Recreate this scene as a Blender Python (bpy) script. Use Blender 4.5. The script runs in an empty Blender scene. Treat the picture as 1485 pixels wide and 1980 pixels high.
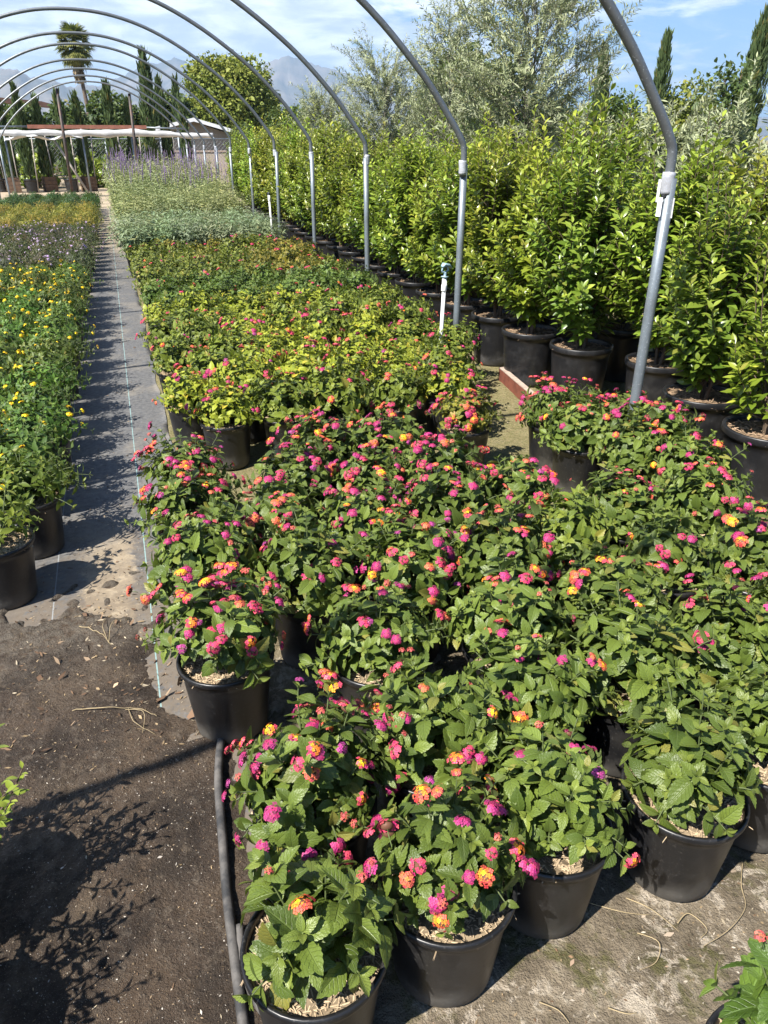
import bpy, math, random
import numpy as np
from mathutils import Vector, Matrix, noise

R = math.radians
rng = np.random.default_rng(11)
random.seed(11)
scene = bpy.context.scene
COL = scene.collection

# ------------------------------------------------------------------ camera
CAM_F, PITCH, YAW, CAM_H = 1450.0, R(26.4), R(18.6), 1.75
cam_d = bpy.data.cameras.new("camera")
cam = bpy.data.objects.new("camera", cam_d)
COL.objects.link(cam)
cam.location = (0, 0, CAM_H)
cam.rotation_euler = (R(90) - PITCH, 0, -YAW)
cam_d.sensor_fit = 'AUTO'
cam_d.sensor_width = 36.0
cam_d.lens = 36.0 * CAM_F / 1980.0
cam_d.clip_start = 0.02
cam_d.clip_end = 60000
scene.camera = cam

def project(x, y, z):
    z -= CAM_H
    r = x * math.cos(YAW) - y * math.sin(YAW)
    hf = x * math.sin(YAW) + y * math.cos(YAW)
    f = hf * math.cos(PITCH) - z * math.sin(PITCH)
    up = hf * math.sin(PITCH) + z * math.cos(PITCH)
    if f < 0.05:
        return (1e6, 1e6)
    return (742.5 + CAM_F * r / f, 990 - CAM_F * up / f)

def in_frame(x, y, z0, z1, r):
    d = max(0.5, math.hypot(x, y))
    m = CAM_F * r / d * 1.15 + 20
    for z in (z0, (z0 + z1) / 2, z1):
        u, v = project(x, y, z)
        if -m < u < 1485 + m and -m < v < 1980 + m:
            return True
    return False

# ------------------------------------------------------------------ materials
def new_mat(name):
    m = bpy.data.materials.new(name)
    m.use_nodes = True
    nt = m.node_tree
    nt.nodes.clear()
    return m, nt

class NT:
    """tiny helper round a node tree"""
    def __init__(s, nt): s.nt = nt
    def n(s, t, **kw):
        nd = s.nt.nodes.new(t)
        for k, v in kw.items(): setattr(nd, k, v)
        return nd
    def l(s, a, b): s.nt.links.new(a, b)
    def val(s, sock, v):
        if hasattr(v, 'is_output') or isinstance(v, bpy.types.NodeSocket): s.l(v, sock)
        else: sock.default_value = v
    def math(s, op, a, b=0.0, clamp=False):
        nd = s.n('ShaderNodeMath', operation=op); nd.use_clamp = clamp
        s.val(nd.inputs[0], a); s.val(nd.inputs[1], b)
        return nd.outputs[0]
    def mix(s, f, a, b, mode='MIX'):
        nd = s.n('ShaderNodeMix', data_type='RGBA', blend_type=mode)
        s.val(nd.inputs[0], f)
        s.val(nd.inputs[6], a if not isinstance(a, tuple) else (*a, 1)[:4])
        s.val(nd.inputs[7], b if not isinstance(b, tuple) else (*b, 1)[:4])
        return nd.outputs[2]
    def noise(s, vec, scale, detail=4, rough=0.55, dist=0.0):
        nd = s.n('ShaderNodeTexNoise')
        nd.inputs['Scale'].default_value = scale
        nd.inputs['Detail'].default_value = detail
        nd.inputs['Roughness'].default_value = rough
        nd.inputs['Distortion'].default_value = dist
        if vec is not None: s.l(vec, nd.inputs['Vector'])
        return nd.outputs['Fac']
    def ramp(s, f, a, b):
        nd = s.n('ShaderNodeMapRange'); nd.interpolation_type = 'SMOOTHSTEP'
        s.val(nd.inputs['Value'], f)
        nd.inputs['From Min'].default_value = a; nd.inputs['From Max'].default_value = b
        return nd.outputs['Result']
    def objco(s):
        return s.n('ShaderNodeTexCoord').outputs['Object']
    def pos(s):
        return s.n('ShaderNodeNewGeometry').outputs['Position']
    def bump(s, h, strength, dist=0.01):
        nd = s.n('ShaderNodeBump')
        nd.inputs['Strength'].default_value = strength
        nd.inputs['Distance'].default_value = dist
        s.l(h, nd.inputs['Height'])
        return nd.outputs['Normal']
    def principled(s, col, rough=0.5, metal=0.0, spec=0.5, normal=None):
        p = s.n('ShaderNodeBsdfPrincipled')
        s.val(p.inputs['Base Color'], col if not isinstance(col, tuple) else (*col, 1)[:4])
        s.val(p.inputs['Roughness'], rough)
        s.val(p.inputs['Metallic'], metal)
        s.val(p.inputs['Specular IOR Level'], spec)
        if normal is not None: s.l(normal, p.inputs['Normal'])
        return p.outputs[0]
    def out(s, sh):
        o = s.n('ShaderNodeOutputMaterial'); s.l(sh, o.inputs['Surface'])

def leaf_mat(name, dark, light, young, rough=0.42, spec=0.4, trans=0.28, veins=0.0, back=(0.15, 0.2, 0.08), tintable=True):
    m, nt = new_mat(name); t = NT(nt)
    at = t.n('ShaderNodeAttribute', attribute_name='leafvar')
    sep = t.n('ShaderNodeSeparateColor'); t.l(at.outputs['Color'], sep.inputs[0])
    c = t.mix(sep.outputs[0], dark, light)
    c = t.mix(sep.outputs[1], c, young)
    old = t.math('MULTIPLY', t.ramp(sep.outputs[2], 0.955, 0.975), 0.8)
    c = t.mix(old, c, tuple(0.5 * a + 0.5 * b for a, b in zip(light, (0.34, 0.24, 0.06))))
    nrm = None
    if veins > 0:
        uv = t.n('ShaderNodeUVMap'); sx = t.n('ShaderNodeSeparateXYZ'); t.l(uv.outputs[0], sx.inputs[0])
        u = t.math('ABSOLUTE', t.math('SUBTRACT', sx.outputs[0], 0.5))
        ph = t.math('ADD', t.math('SUBTRACT', t.math('MULTIPLY', sx.outputs[1], 6.6), t.math('MULTIPLY', u, 4.4)), t.math('MULTIPLY', t.noise(t.objco(), 55, 3), 0.7))
        fr = t.math('ABSOLUTE', t.math('SUBTRACT', t.math('FRACT', ph), 0.5))   # 0.5 on a vein, 0 between
        side = t.math('MULTIPLY', t.ramp(fr, 0.38, 0.5), 0.8)
        mid = t.math('SUBTRACT', 1.0, t.ramp(u, 0.01, 0.05))
        v = t.math('MAXIMUM', side, mid)
        c = t.mix(t.math('MULTIPLY', v, 0.30), c, (0.21, 0.28, 0.085))
        oc = t.objco()
        fine = t.noise(oc, 260, 2)
        h = t.math('ADD', t.math('MULTIPLY', v, -1.0), t.math('MULTIPLY', fine, 0.9))
        nrm = t.bump(h, veins, 0.002)
    if tintable:
        oi = t.n('ShaderNodeObjectInfo')
        c = t.mix(1.0, c, oi.outputs['Color'], 'MULTIPLY')
    geo = t.n('ShaderNodeNewGeometry')
    cb = t.mix(t.math('MULTIPLY', geo.outputs['Backfacing'], 0.55), c, back)
    p = t.principled(cb, rough, 0, spec, nrm)
    tr = t.n('ShaderNodeBsdfTranslucent')
    tc = t.mix(0.5, c, (0.22, 0.32, 0.03))
    t.l(tc, tr.inputs[0])
    ms = t.n('ShaderNodeMixShader'); ms.inputs[0].default_value = trans
    t.l(p, ms.inputs[1]); t.l(tr.outputs[0], ms.inputs[2])
    t.out(ms.outputs[0])
    return m

def plain_mat(name, col, rough=0.6, metal=0.0, spec=0.4, nscale=0, namt=0.3, bump=0.0, bscale=80, col2=None):
    m, nt = new_mat(name); t = NT(nt)
    c = (*col, 1)
    nrm = None
    oc = t.objco()
    if nscale:
        f = t.noise(oc, nscale, 5, 0.6)
        c = t.mix(t.ramp(f, 0.35, 0.68), (*col, 1), (*(col2 or tuple(x * (1 - namt) for x in col)), 1))
    if bump:
        nrm = t.bump(t.noise(oc, bscale, 5, 0.6), bump, 0.004)
    t.out(t.principled(c, rough, metal, spec, nrm))
    return m

def attr_mat(name, rough=0.55, spec=0.3, trans=0.15, attr='tone'):
    m, nt = new_mat(name); t = NT(nt)
    at = t.n('ShaderNodeAttribute', attribute_name=attr)
    p = t.principled(at.outputs['Color'], rough, 0, spec)
    tr = t.n('ShaderNodeBsdfTranslucent'); t.l(at.outputs['Color'], tr.inputs[0])
    ms = t.n('ShaderNodeMixShader'); ms.inputs[0].default_value = trans
    t.l(p, ms.inputs[1]); t.l(tr.outputs[0], ms.inputs[2]); t.out(ms.outputs[0])
    return m

M = {}
M['lantana'] = leaf_mat('lantana_leaf', (0.062, 0.098, 0.016), (0.155, 0.21, 0.034), (0.29, 0.34, 0.055), 0.40, 0.45, 0.2, 0.75)
M['yellow_lantana'] = leaf_mat('fine_lantana_leaf', (0.05, 0.09, 0.016), (0.115, 0.17, 0.03), (0.25, 0.28, 0.05), 0.5, 0.35, 0.22)
M['trailing'] = leaf_mat('trailing_leaf', (0.055, 0.06, 0.035), (0.11, 0.10, 0.06), (0.14, 0.12, 0.07), 0.55, 0.3, 0.2)
M['straw_bush'] = leaf_mat('straw_green_leaf', (0.15, 0.15, 0.03), (0.34, 0.30, 0.05), (0.38, 0.34, 0.06), 0.55, 0.3, 0.3)
M['dark_bush'] = leaf_mat('dark_bush_leaf', (0.025, 0.06, 0.02), (0.05, 0.10, 0.03), (0.08, 0.14, 0.04), 0.55, 0.3, 0.2)
M['sage'] = leaf_mat('sage_leaf', (0.13, 0.185, 0.09), (0.23, 0.30, 0.155), (0.37, 0.43, 0.25), 0.62, 0.25, 0.25, back=(0.36, 0.42, 0.34))
M['tall_sage'] = leaf_mat('tall_sage_leaf', (0.18, 0.22, 0.085), (0.32, 0.36, 0.15), (0.50, 0.51, 0.28), 0.6, 0.25, 0.25, back=(0.32, 0.35, 0.2))
M['laurel'] = leaf_mat('laurel_leaf', (0.068, 0.132, 0.015), (0.175, 0.262, 0.028), (0.47, 0.51, 0.07), 0.30, 0.5, 0.32, back=(0.26, 0.29, 0.08))
M['pittosporum'] = leaf_mat('glossy_leaf', (0.035, 0.085, 0.018), (0.07, 0.14, 0.03), (0.16, 0.24, 0.06), 0.3, 0.5, 0.2)
M['olive'] = leaf_mat('olive_leaf', (0.12, 0.15, 0.065), (0.25, 0.285, 0.14), (0.42, 0.45, 0.26), 0.45, 0.4, 0.2, back=(0.46, 0.47, 0.36))
M['cypress'] = leaf_mat('cypress_leaf', (0.03, 0.055, 0.022), (0.07, 0.105, 0.04), (0.10, 0.14, 0.05), 0.65, 0.2, 0.15)
M['tree_yellow'] = leaf_mat('yellow_green_leaf', (0.085, 0.125, 0.02), (0.25, 0.29, 0.05), (0.37, 0.36, 0.07), 0.55, 0.3, 0.25)
M['tree_dark'] = leaf_mat('dark_tree_leaf', (0.025, 0.05, 0.015), (0.075, 0.115, 0.03), (0.12, 0.16, 0.04), 0.55, 0.3, 0.2)
M['palm'] = leaf_mat('palm_leaf', (0.09, 0.11, 0.03), (0.22, 0.22, 0.07), (0.34, 0.32, 0.09), 0.5, 0.35, 0.2)
M['palm_dead'] = leaf_mat('dead_palm_leaf', (0.16, 0.11, 0.07), (0.30, 0.23, 0.15), (0.36, 0.28, 0.18), 0.8, 0.15, 0.1)
M['stem'] = plain_mat('green_stem', (0.10, 0.13, 0.045), 0.6, nscale=30)
M['woody'] = plain_mat('woody_stem', (0.12, 0.085, 0.055), 0.8, nscale=25, bump=0.4)
M['bark'] = plain_mat('bark', (0.16, 0.12, 0.09), 0.9, nscale=8, namt=0.5, bump=0.6, bscale=25)
M['olive_bark'] = plain_mat('olive_bark', (0.24, 0.22, 0.17), 0.9, nscale=8, namt=0.4, bump=0.6, bscale=25)
M['floret'] = attr_mat('floret')
M['spike'] = plain_mat('sage_spike', (0.29, 0.20, 0.36), 0.7, nscale=20)
M['white_bloom'] = attr_mat('white_bloom', 0.6, 0.3, 0.15)
# black nursery pot: dusty, scuffed plastic
def pot_material(name, base, dusty, amt):
    m, nt = new_mat(name); t = NT(nt)
    oc = t.objco(); oi = t.n('ShaderNodeObjectInfo')
    ad = t.n('ShaderNodeVectorMath', operation='ADD'); t.l(oc, ad.inputs[0])
    cx = t.n('ShaderNodeCombineXYZ'); t.l(t.math('MULTIPLY', oi.outputs['Random'], 37.0), cx.inputs[0]); t.l(cx.outputs[0], ad.inputs[1])
    v = ad.outputs[0]
    big = t.noise(v, 9, 5, 0.6); fine = t.noise(v, 120, 4, 0.75)
    sp = t.ramp(fine, 0.57, 0.72)
    patch = t.ramp(big, 0.45, 0.8)
    sx = t.n('ShaderNodeSeparateXYZ'); t.l(oc, sx.inputs[0])
    foot = t.math('SUBTRACT', 1.0, t.ramp(t.math('SUBTRACT', sx.outputs[2], t.math('MULTIPLY', big, 0.12)), -0.06, 0.05))
    f = t.math('ADD', t.math('MULTIPLY', sp, 0.55), t.math('MULTIPLY', patch, amt), True)
    f = t.math('ADD', f, t.math('MULTIPLY', foot, 0.75), True)
    c = t.mix(f, base, dusty)
    r = t.math('ADD', 0.36, t.math('MULTIPLY', f, 0.4))
    nrm = t.bump(t.noise(v, 60, 3), 0.12, 0.003)
    t.out(t.principled(c, r, 0, 0.5, nrm))
    return m
M['pot'] = pot_material('black_plastic', (0.011, 0.011, 0.012), (0.10, 0.092, 0.08), 0.22)
M['big_pot'] = pot_material('large_black_plastic', (0.012, 0.012, 0.013), (0.055, 0.053, 0.052), 0.45)
M['mulch'] = attr_mat('wood_mulch', 0.9, 0.1, 0.0)
M['litter'] = attr_mat('dry_litter', 0.85, 0.2, 0.0)

def galv(name, base):
    m, nt = new_mat(name); t = NT(nt)
    oc = t.objco()
    a = t.noise(oc, 6, 6, 0.65); b = t.noise(oc, 90, 3, 0.6)
    c = t.mix(t.ramp(a, 0.35, 0.7), base, tuple(x * 0.72 for x in base))
    c = t.mix(t.math('MULTIPLY', t.ramp(b, 0.58, 0.74), 0.5), c, (0.62, 0.66, 0.68))
    t.out(t.principled(c, t.math('ADD', 0.34, t.math('MULTIPLY', a, 0.25)), 0.55, 0.5, t.bump(b, 0.15, 0.002)))
    return m
M['galv'] = galv('galvanised_pipe', (0.25, 0.285, 0.31))
M['arch'] = galv('backlit_pipe', (0.19, 0.205, 0.215))  # darker copy of the pipe; backlit shade is put into the arch colour
M['tape'] = plain_mat('silver_tape', (0.50, 0.51, 0.54), 0.38, 0.2, nscale=18, namt=0.3, bump=0.6, bscale=40)
M['white_tape'] = plain_mat('white_tape', (0.82, 0.82, 0.84), 0.6, nscale=30, namt=0.1)
M['pvc'] = plain_mat('white_pvc', (0.80, 0.80, 0.78), 0.4, nscale=15, namt=0.12)
M['sprinkler_blue'] = plain_mat('pale_blue_plastic', (0.34, 0.50, 0.56), 0.45, nscale=40, namt=0.3)
M['dark_plastic'] = plain_mat('dark_plastic', (0.03, 0.035, 0.04), 0.45)
M['hose'] = plain_mat('black_hose', (0.035, 0.035, 0.036), 0.6, nscale=14, col2=(0.13, 0.12, 0.11), bump=0.3)
M['steel'] = plain_mat('dark_steel', (0.05, 0.047, 0.045), 0.55, 0.3, nscale=6, col2=(0.10, 0.06, 0.045))
M['rust_beam'] = plain_mat('rust_beam', (0.30, 0.12, 0.08), 0.7, nscale=5, namt=0.3)
M['fabric'] = plain_mat('white_fabric', (0.58, 0.58, 0.57), 0.85, nscale=3, namt=0.25, bump=0.5, bscale=7)
M['stake'] = plain_mat('pale_stake', (0.42, 0.38, 0.33), 0.8, nscale=6, namt=0.4)
M['boxwood'] = plain_mat('box_timber', (0.17, 0.105, 0.065), 0.8, nscale=9, namt=0.4)
M['tan_wall'] = plain_mat('tan_stucco', (0.42, 0.36, 0.29), 0.9, nscale=2, namt=0.15)
M['white_trim'] = plain_mat('white_trim', (0.80, 0.80, 0.80), 0.6, nscale=2, namt=0.08)
M['grey_roof'] = plain_mat('grey_roof', (0.40, 0.38, 0.37), 0.8, nscale=3, namt=0.25)
M['brown_roof'] = plain_mat('brown_roof', (0.14, 0.075, 0.055), 0.8, nscale=4, namt=0.3)
M['dark_wall'] = plain_mat('dark_brown_wall', (0.22, 0.18, 0.15), 0.9, nscale=2)  # plain dark brown wall colour of the far house
M['glass'] = plain_mat('window_glass', (0.02, 0.025, 0.03), 0.1)
M['wire'] = plain_mat('fence_wire', (0.30, 0.31, 0.32), 0.5, 0.6)
M['twig'] = plain_mat('dry_straw', (0.36, 0.28, 0.16), 0.8, nscale=20)
M['sheet_tan'] = plain_mat('tan_earth', (0.40, 0.32, 0.22), 0.95, nscale=2, namt=0.25, bump=0.5)
M['red_board'] = plain_mat('red_brown_board', (0.20, 0.065, 0.04), 0.75, nscale=14, namt=0.35, bump=0.3)
M['board_edge'] = plain_mat('bare_board_edge', (0.46, 0.36, 0.29), 0.85, nscale=20, namt=0.25)

# ------------------------------------------------------------------ mesh builder
class MB:
    def __init__(s):
        s.v = []; s.f = []; s.uv = []; s.var = []; s.mi = []; s.n = 0; s.has_uv = False
    def add(s, verts, faces, mat=0, var=None, uv=None):
        """verts (n,3); faces (m,k) array or list of equal-length tuples"""
        verts = np.asarray(verts, float).reshape(-1, 3)
        faces = np.asarray(faces, np.int64)
        n = len(verts)
        s.v.append(verts); s.f.append((faces + s.n, mat))
        if var is None: var = np.zeros((n, 4)); var[:, 3] = 1
        s.var.append(np.broadcast_to(np.asarray(var, float), (n, 4)))
        if uv is None: uv = np.zeros((n, 2))
        else: s.has_uv = True
        s.uv.append(uv)
        s.n += n
        return s
    def build(s, name, mats, attr=None, smooth=True):
        me = bpy.data.meshes.new(name)
        V = np.concatenate(s.v) if s.v else np.zeros((0, 3))
        me.vertices.add(len(V)); me.vertices.foreach_set('co', V.astype(np.float32).ravel())
        li = []; ls = []; mi = []; p = 0
        for f, m in s.f:
            k = f.shape[1]; c = f.shape[0]
            li.append(f.ravel()); ls.append(p + np.arange(c) * k); mi.append(np.full(c, m)); p += c * k
        li = np.concatenate(li); ls = np.concatenate(ls); mi = np.concatenate(mi)
        me.loops.add(len(li)); me.loops.foreach_set('vertex_index', li.astype(np.int32))
        me.polygons.add(len(ls)); me.polygons.foreach_set('loop_start', ls.astype(np.int32))
        me.polygons.foreach_set('material_index', mi.astype(np.int32))
        me.polygons.foreach_set('use_smooth', np.full(len(ls), smooth, dtype=bool))
        me.update(calc_edges=True)
        if s.has_uv:
            uvl = me.uv_layers.new(name='UVMap')
            uvl.data.foreach_set('uv', np.concatenate(s.uv)[li].astype(np.float32).ravel())
        if attr:
            a = me.attributes.new(attr, 'FLOAT_COLOR', 'POINT')
            a.data.foreach_set('color', np.concatenate(s.var).astype(np.float32).ravel())
        for m in (mats if isinstance(mats, (list, tuple)) else [mats]):
            me.materials.append(m)
        return me

def norm(a):
    return a / np.maximum(np.linalg.norm(a, axis=-1, keepdims=True), 1e-9)

def scatter(mb, tmpl, pos, d, nrm, scale, var, mat=0):
    """copies of a template (verts, faces, uv) at pos with length axis d and face normal near nrm"""
    tv, tf, tuv = tmpl
    N = len(pos); n = len(tv)
    if N == 0: return
    d = norm(d); X = norm(np.cross(d, nrm)); Z = np.cross(X, d)
    sc = np.asarray(scale, float)
    if sc.ndim == 1: sc = np.stack([sc, sc, sc], 1)
    V = (pos[:, None, :]
         + (tv[None, :, 0:1] * sc[:, None, 0:1]) * X[:, None, :]
         + (tv[None, :, 1:2] * sc[:, None, 1:2]) * d[:, None, :]
         + (tv[None, :, 2:3] * sc[:, None, 2:3]) * Z[:, None, :])
    F = (tf[None] + (np.arange(N) * n)[:, None, None]).reshape(-1, tf.shape[1])
    W = np.repeat(var, n, axis=0) if var.shape[0] == N else np.broadcast_to(var, (N * n, 4))
    mb.add(V.reshape(-1, 3), F, mat, W, np.tile(tuv, (N, 1)))

def leaf_template(ns, na, width, peak, fold=0.2, droop=0.2, serr=0.0, petiole=0.0, pillow=0.0, tip=1.0):
    """ovate leaf of length 1 along y; ns stations, na points across"""
    t = np.linspace(0, 1, ns)
    a, b = peak / (1 - peak) * 1.15, 1.15 * tip
    w = np.power(np.maximum(t, 1e-4), a) * np.power(np.maximum(1 - t, 1e-4), b)
    w = w / w.max() * width * 0.5
    w[0] = max(w[0], 0.02 * width); w[-1] = 0.004
    xs = np.linspace(-1, 1, na)
    v = []; uv = []
    for i in range(ns):
        for x in xs:
            ww = w[i]
            if abs(x) > 0.99 and serr: ww *= 1 + serr * (1 if i % 2 else -1)
            y = t[i] - (0.035 if (serr and abs(x) > 0.99 and i % 2 == 0 and 0 < i < ns - 1) else 0)
            z = fold * abs(x) * ww + pillow * ww * (1 - (2 * abs(x) - 1) ** 2) * 1.0 - droop * t[i] ** 2
            v.append((x * ww, y + petiole, z)); uv.append((0.5 + x * 0.5, t[i]))
    f = []
    for i in range(ns - 1):
        for j in range(na - 1):
            p = i * na + j
            f.append((p, p + 1, p + na + 1, p + na))
    if petiole:
        k = len(v)
        for (x, y) in ((-0.018, 0), (0.018, 0), (0.018, petiole + 0.02), (-0.018, petiole + 0.02)):
            v.append((x, y, -0.004)); uv.append((0.5, 0.0))
        f.append((k, k + 1, k + 2, k + 3))
    return np.array(v), np.array(f), np.array(uv)

def tube_data(pts, radii, sides=6, cap=True):
    pts = np.asarray(pts, float); n = len(pts)
    radii = np.broadcast_to(np.asarray(radii, float), (n,))
    tan = np.gradient(pts, axis=0); tan = norm(tan)
    up = np.array([0, 0, 1.0]) if abs(tan[0][2]) < 0.9 else np.array([1.0, 0, 0])
    a = norm(np.cross(tan[0], up)); V = []
    for i in range(n):
        a = norm(a - tan[i] * np.dot(a, tan[i])); b = np.cross(tan[i], a)
        th = np.arange(sides) * 2 * math.pi / sides
        V.append(pts[i] + radii[i] * (np.cos(th)[:, None] * a + np.sin(th)[:, None] * b))
    V = np.concatenate(V)
    F = []
    for i in range(n - 1):
        for j in range(sides):
            k = (j + 1) % sides
            F.append((i * sides + j, i * sides + k, (i + 1) * sides + k, (i + 1) * sides + j))
    caps = []
    if cap:
        V = np.concatenate([V, pts[:1], pts[-1:]]); c0, c1 = len(V) - 2, len(V) - 1
        for j in range(sides):
            k = (j + 1) % sides
            caps.append((c0, k, j)); caps.append((c1, (n - 1) * sides + j, (n - 1) * sides + k))
    return V, np.array(F), np.array(caps) if cap else None

def add_tube(mb, pts, radii, sides=6, mat=0, var=None, cap=True):
    V, F, Cp = tube_data(pts, radii, sides, cap)
    base = mb.n
    mb.add(V, F, mat, var)
    if cap: mb.f.append((Cp + base, mat))

def add_box(mb, x0, x1, y0, y1, z0, z1, mat=0, var=None, rot=0.0, org=None):
    v = np.array([(x, y, z) for z in (z0, z1) for y in (y0, y1) for x in (x0, x1)], float)
    if rot:
        o = np.array(org if org else ((x0 + x1) / 2, (y0 + y1) / 2))
        c, s_ = math.cos(rot), math.sin(rot)
        p = v[:, :2] - o; v[:, 0] = p[:, 0] * c - p[:, 1] * s_ + o[0]; v[:, 1] = p[:, 0] * s_ + p[:, 1] * c + o[1]
    f = [(0, 2, 3, 1), (4, 5, 7, 6), (0, 1, 5, 4), (2, 6, 7, 3), (0, 4, 6, 2), (1, 3, 7, 5)]
    mb.add(v, f, mat, var)

def add_lathe(mb, prof, sides=32, mat=0, var=None, wob=0.0):
    prof = np.asarray(prof, float); n = len(prof)
    th = np.arange(sides) * 2 * math.pi / sides
    rr = 1 + wob * np.sin(th * 2 + 0.6)
    V = np.concatenate([np.stack([p[0] * rr * np.cos(th), p[0] * rr * np.sin(th), np.full(sides, p[1])], 1) for p in prof])
    F = []
    for i in range(n - 1):
        for j in range(sides):
            k = (j + 1) % sides
            F.append((i * sides + j, i * sides + k, (i + 1) * sides + k, (i + 1) * sides + j))
    mb.add(V, F, mat, var)

# ------------------------------------------------------------------ objects
def obj(name, me, parent=None, loc=(0, 0, 0), rot=(0, 0, 0), scale=(1, 1, 1), color=None):
    o = bpy.data.objects.new(name, me)
    COL.objects.link(o)
    o.location = loc; o.rotation_euler = rot; o.scale = scale
    if parent is not None: o.parent = parent
    if color is not None: o.color = (*color, 1)
    return o
def tag(o, label, cat, group=None, kind=None):
    if label: o['label'] = label
    if cat: o['category'] = cat
    if group: o['group'] = group
    if kind: o['kind'] = kind
    return o
def thing(name, label, cat, loc=(0, 0, 0), rz=0.0, group=None, scale=1.0):
    o = bpy.data.objects.new(name, None); COL.objects.link(o)
    o.empty_display_size = 0.1
    o.location = loc; o.rotation_euler = (0, 0, rz); o.scale = (scale,) * 3
    return tag(o, label, cat, group)
def struct(name, me):
    o = obj(name, me); o['kind'] = 'structure'; return o

ORD = ['', 'first', 'second', 'third', 'fourth', 'fifth', 'sixth', 'seventh', 'eighth', 'ninth', 'tenth', 'eleventh', 'twelfth',
       'thirteenth', 'fourteenth', 'fifteenth', 'sixteenth', 'seventeenth', 'eighteenth', 'nineteenth', 'twentieth']
def ordw(n):
    if n <= 20: return ORD[n]
    tens = {2: 'twenty', 3: 'thirty', 4: 'forty'}[n // 10]
    return tens + '-' + ORD[n % 10] if n % 10 else {30: 'thirtieth', 40: 'fortieth'}[n]

# ------------------------------------------------------------------ leaf templates
LT_LANT = [leaf_template(15, 5, 0.60, 0.38, 0.30, 0.18, 0.045, 0.10, 0.10, 0.80),
           leaf_template(15, 5, 0.56, 0.38, 0.10, 0.34, 0.045, 0.10, 0.12, 0.82),
           leaf_template(15, 5, 0.58, 0.40, 0.55, 0.08, 0.045, 0.10, 0.08, 0.85)]
LT_OVAL = [leaf_template(7, 3, 0.40, 0.5, 0.45, 0.10, 0, 0.06, 0, 1.0),
           leaf_template(7, 3, 0.42, 0.52, 0.25, 0.28, 0, 0.06, 0, 1.0)]
LT_SMALL = [leaf_template(5, 3, 0.46, 0.42, 0.35, 0.2, 0, 0.08),
            leaf_template(5, 3, 0.42, 0.42, 0.15, 0.35, 0, 0.08)]
LT_NARROW = [leaf_template(5, 3, 0.17, 0.45, 0.5, 0.22, 0, 0.03),
             leaf_template(5, 3, 0.19, 0.45, 0.3, 0.45, 0, 0.03)]
LT_OLIVE = [leaf_template(4, 3, 0.19, 0.5, 0.4, 0.06)]
LT_CHUNK = [leaf_template(4, 3, 0.75, 0.5, 0.5, 0.2), leaf_template(4, 3, 0.6, 0.45, 0.3, 0.35)]
LT_WISP = [leaf_template(4, 3, 0.26, 0.4, 0.6, 0.1)]

def scatter_mixed(mb, tmpls, pos, d, nrm, scale, var, mat=0, g=rng):
    k = g.integers(0, len(tmpls), len(pos))
    for i, t in enumerate(tmpls):
        m = k == i
        scatter(mb, t, pos[m], d[m], nrm[m], np.asarray(scale)[m], var[m], mat)

def bez(p0, p1, p2, t):
    t = np.asarray(t)[:, None]
    return (1 - t) ** 2 * p0 + 2 * t * (1 - t) * p1 + t ** 2 * p2

def leafvar(n, g, young=None):
    v = np.ones((n, 4)); v[:, 0] = g.random(n); v[:, 1] = 0 if young is None else young; v[:, 2] = g.random(n)
    return v

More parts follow.
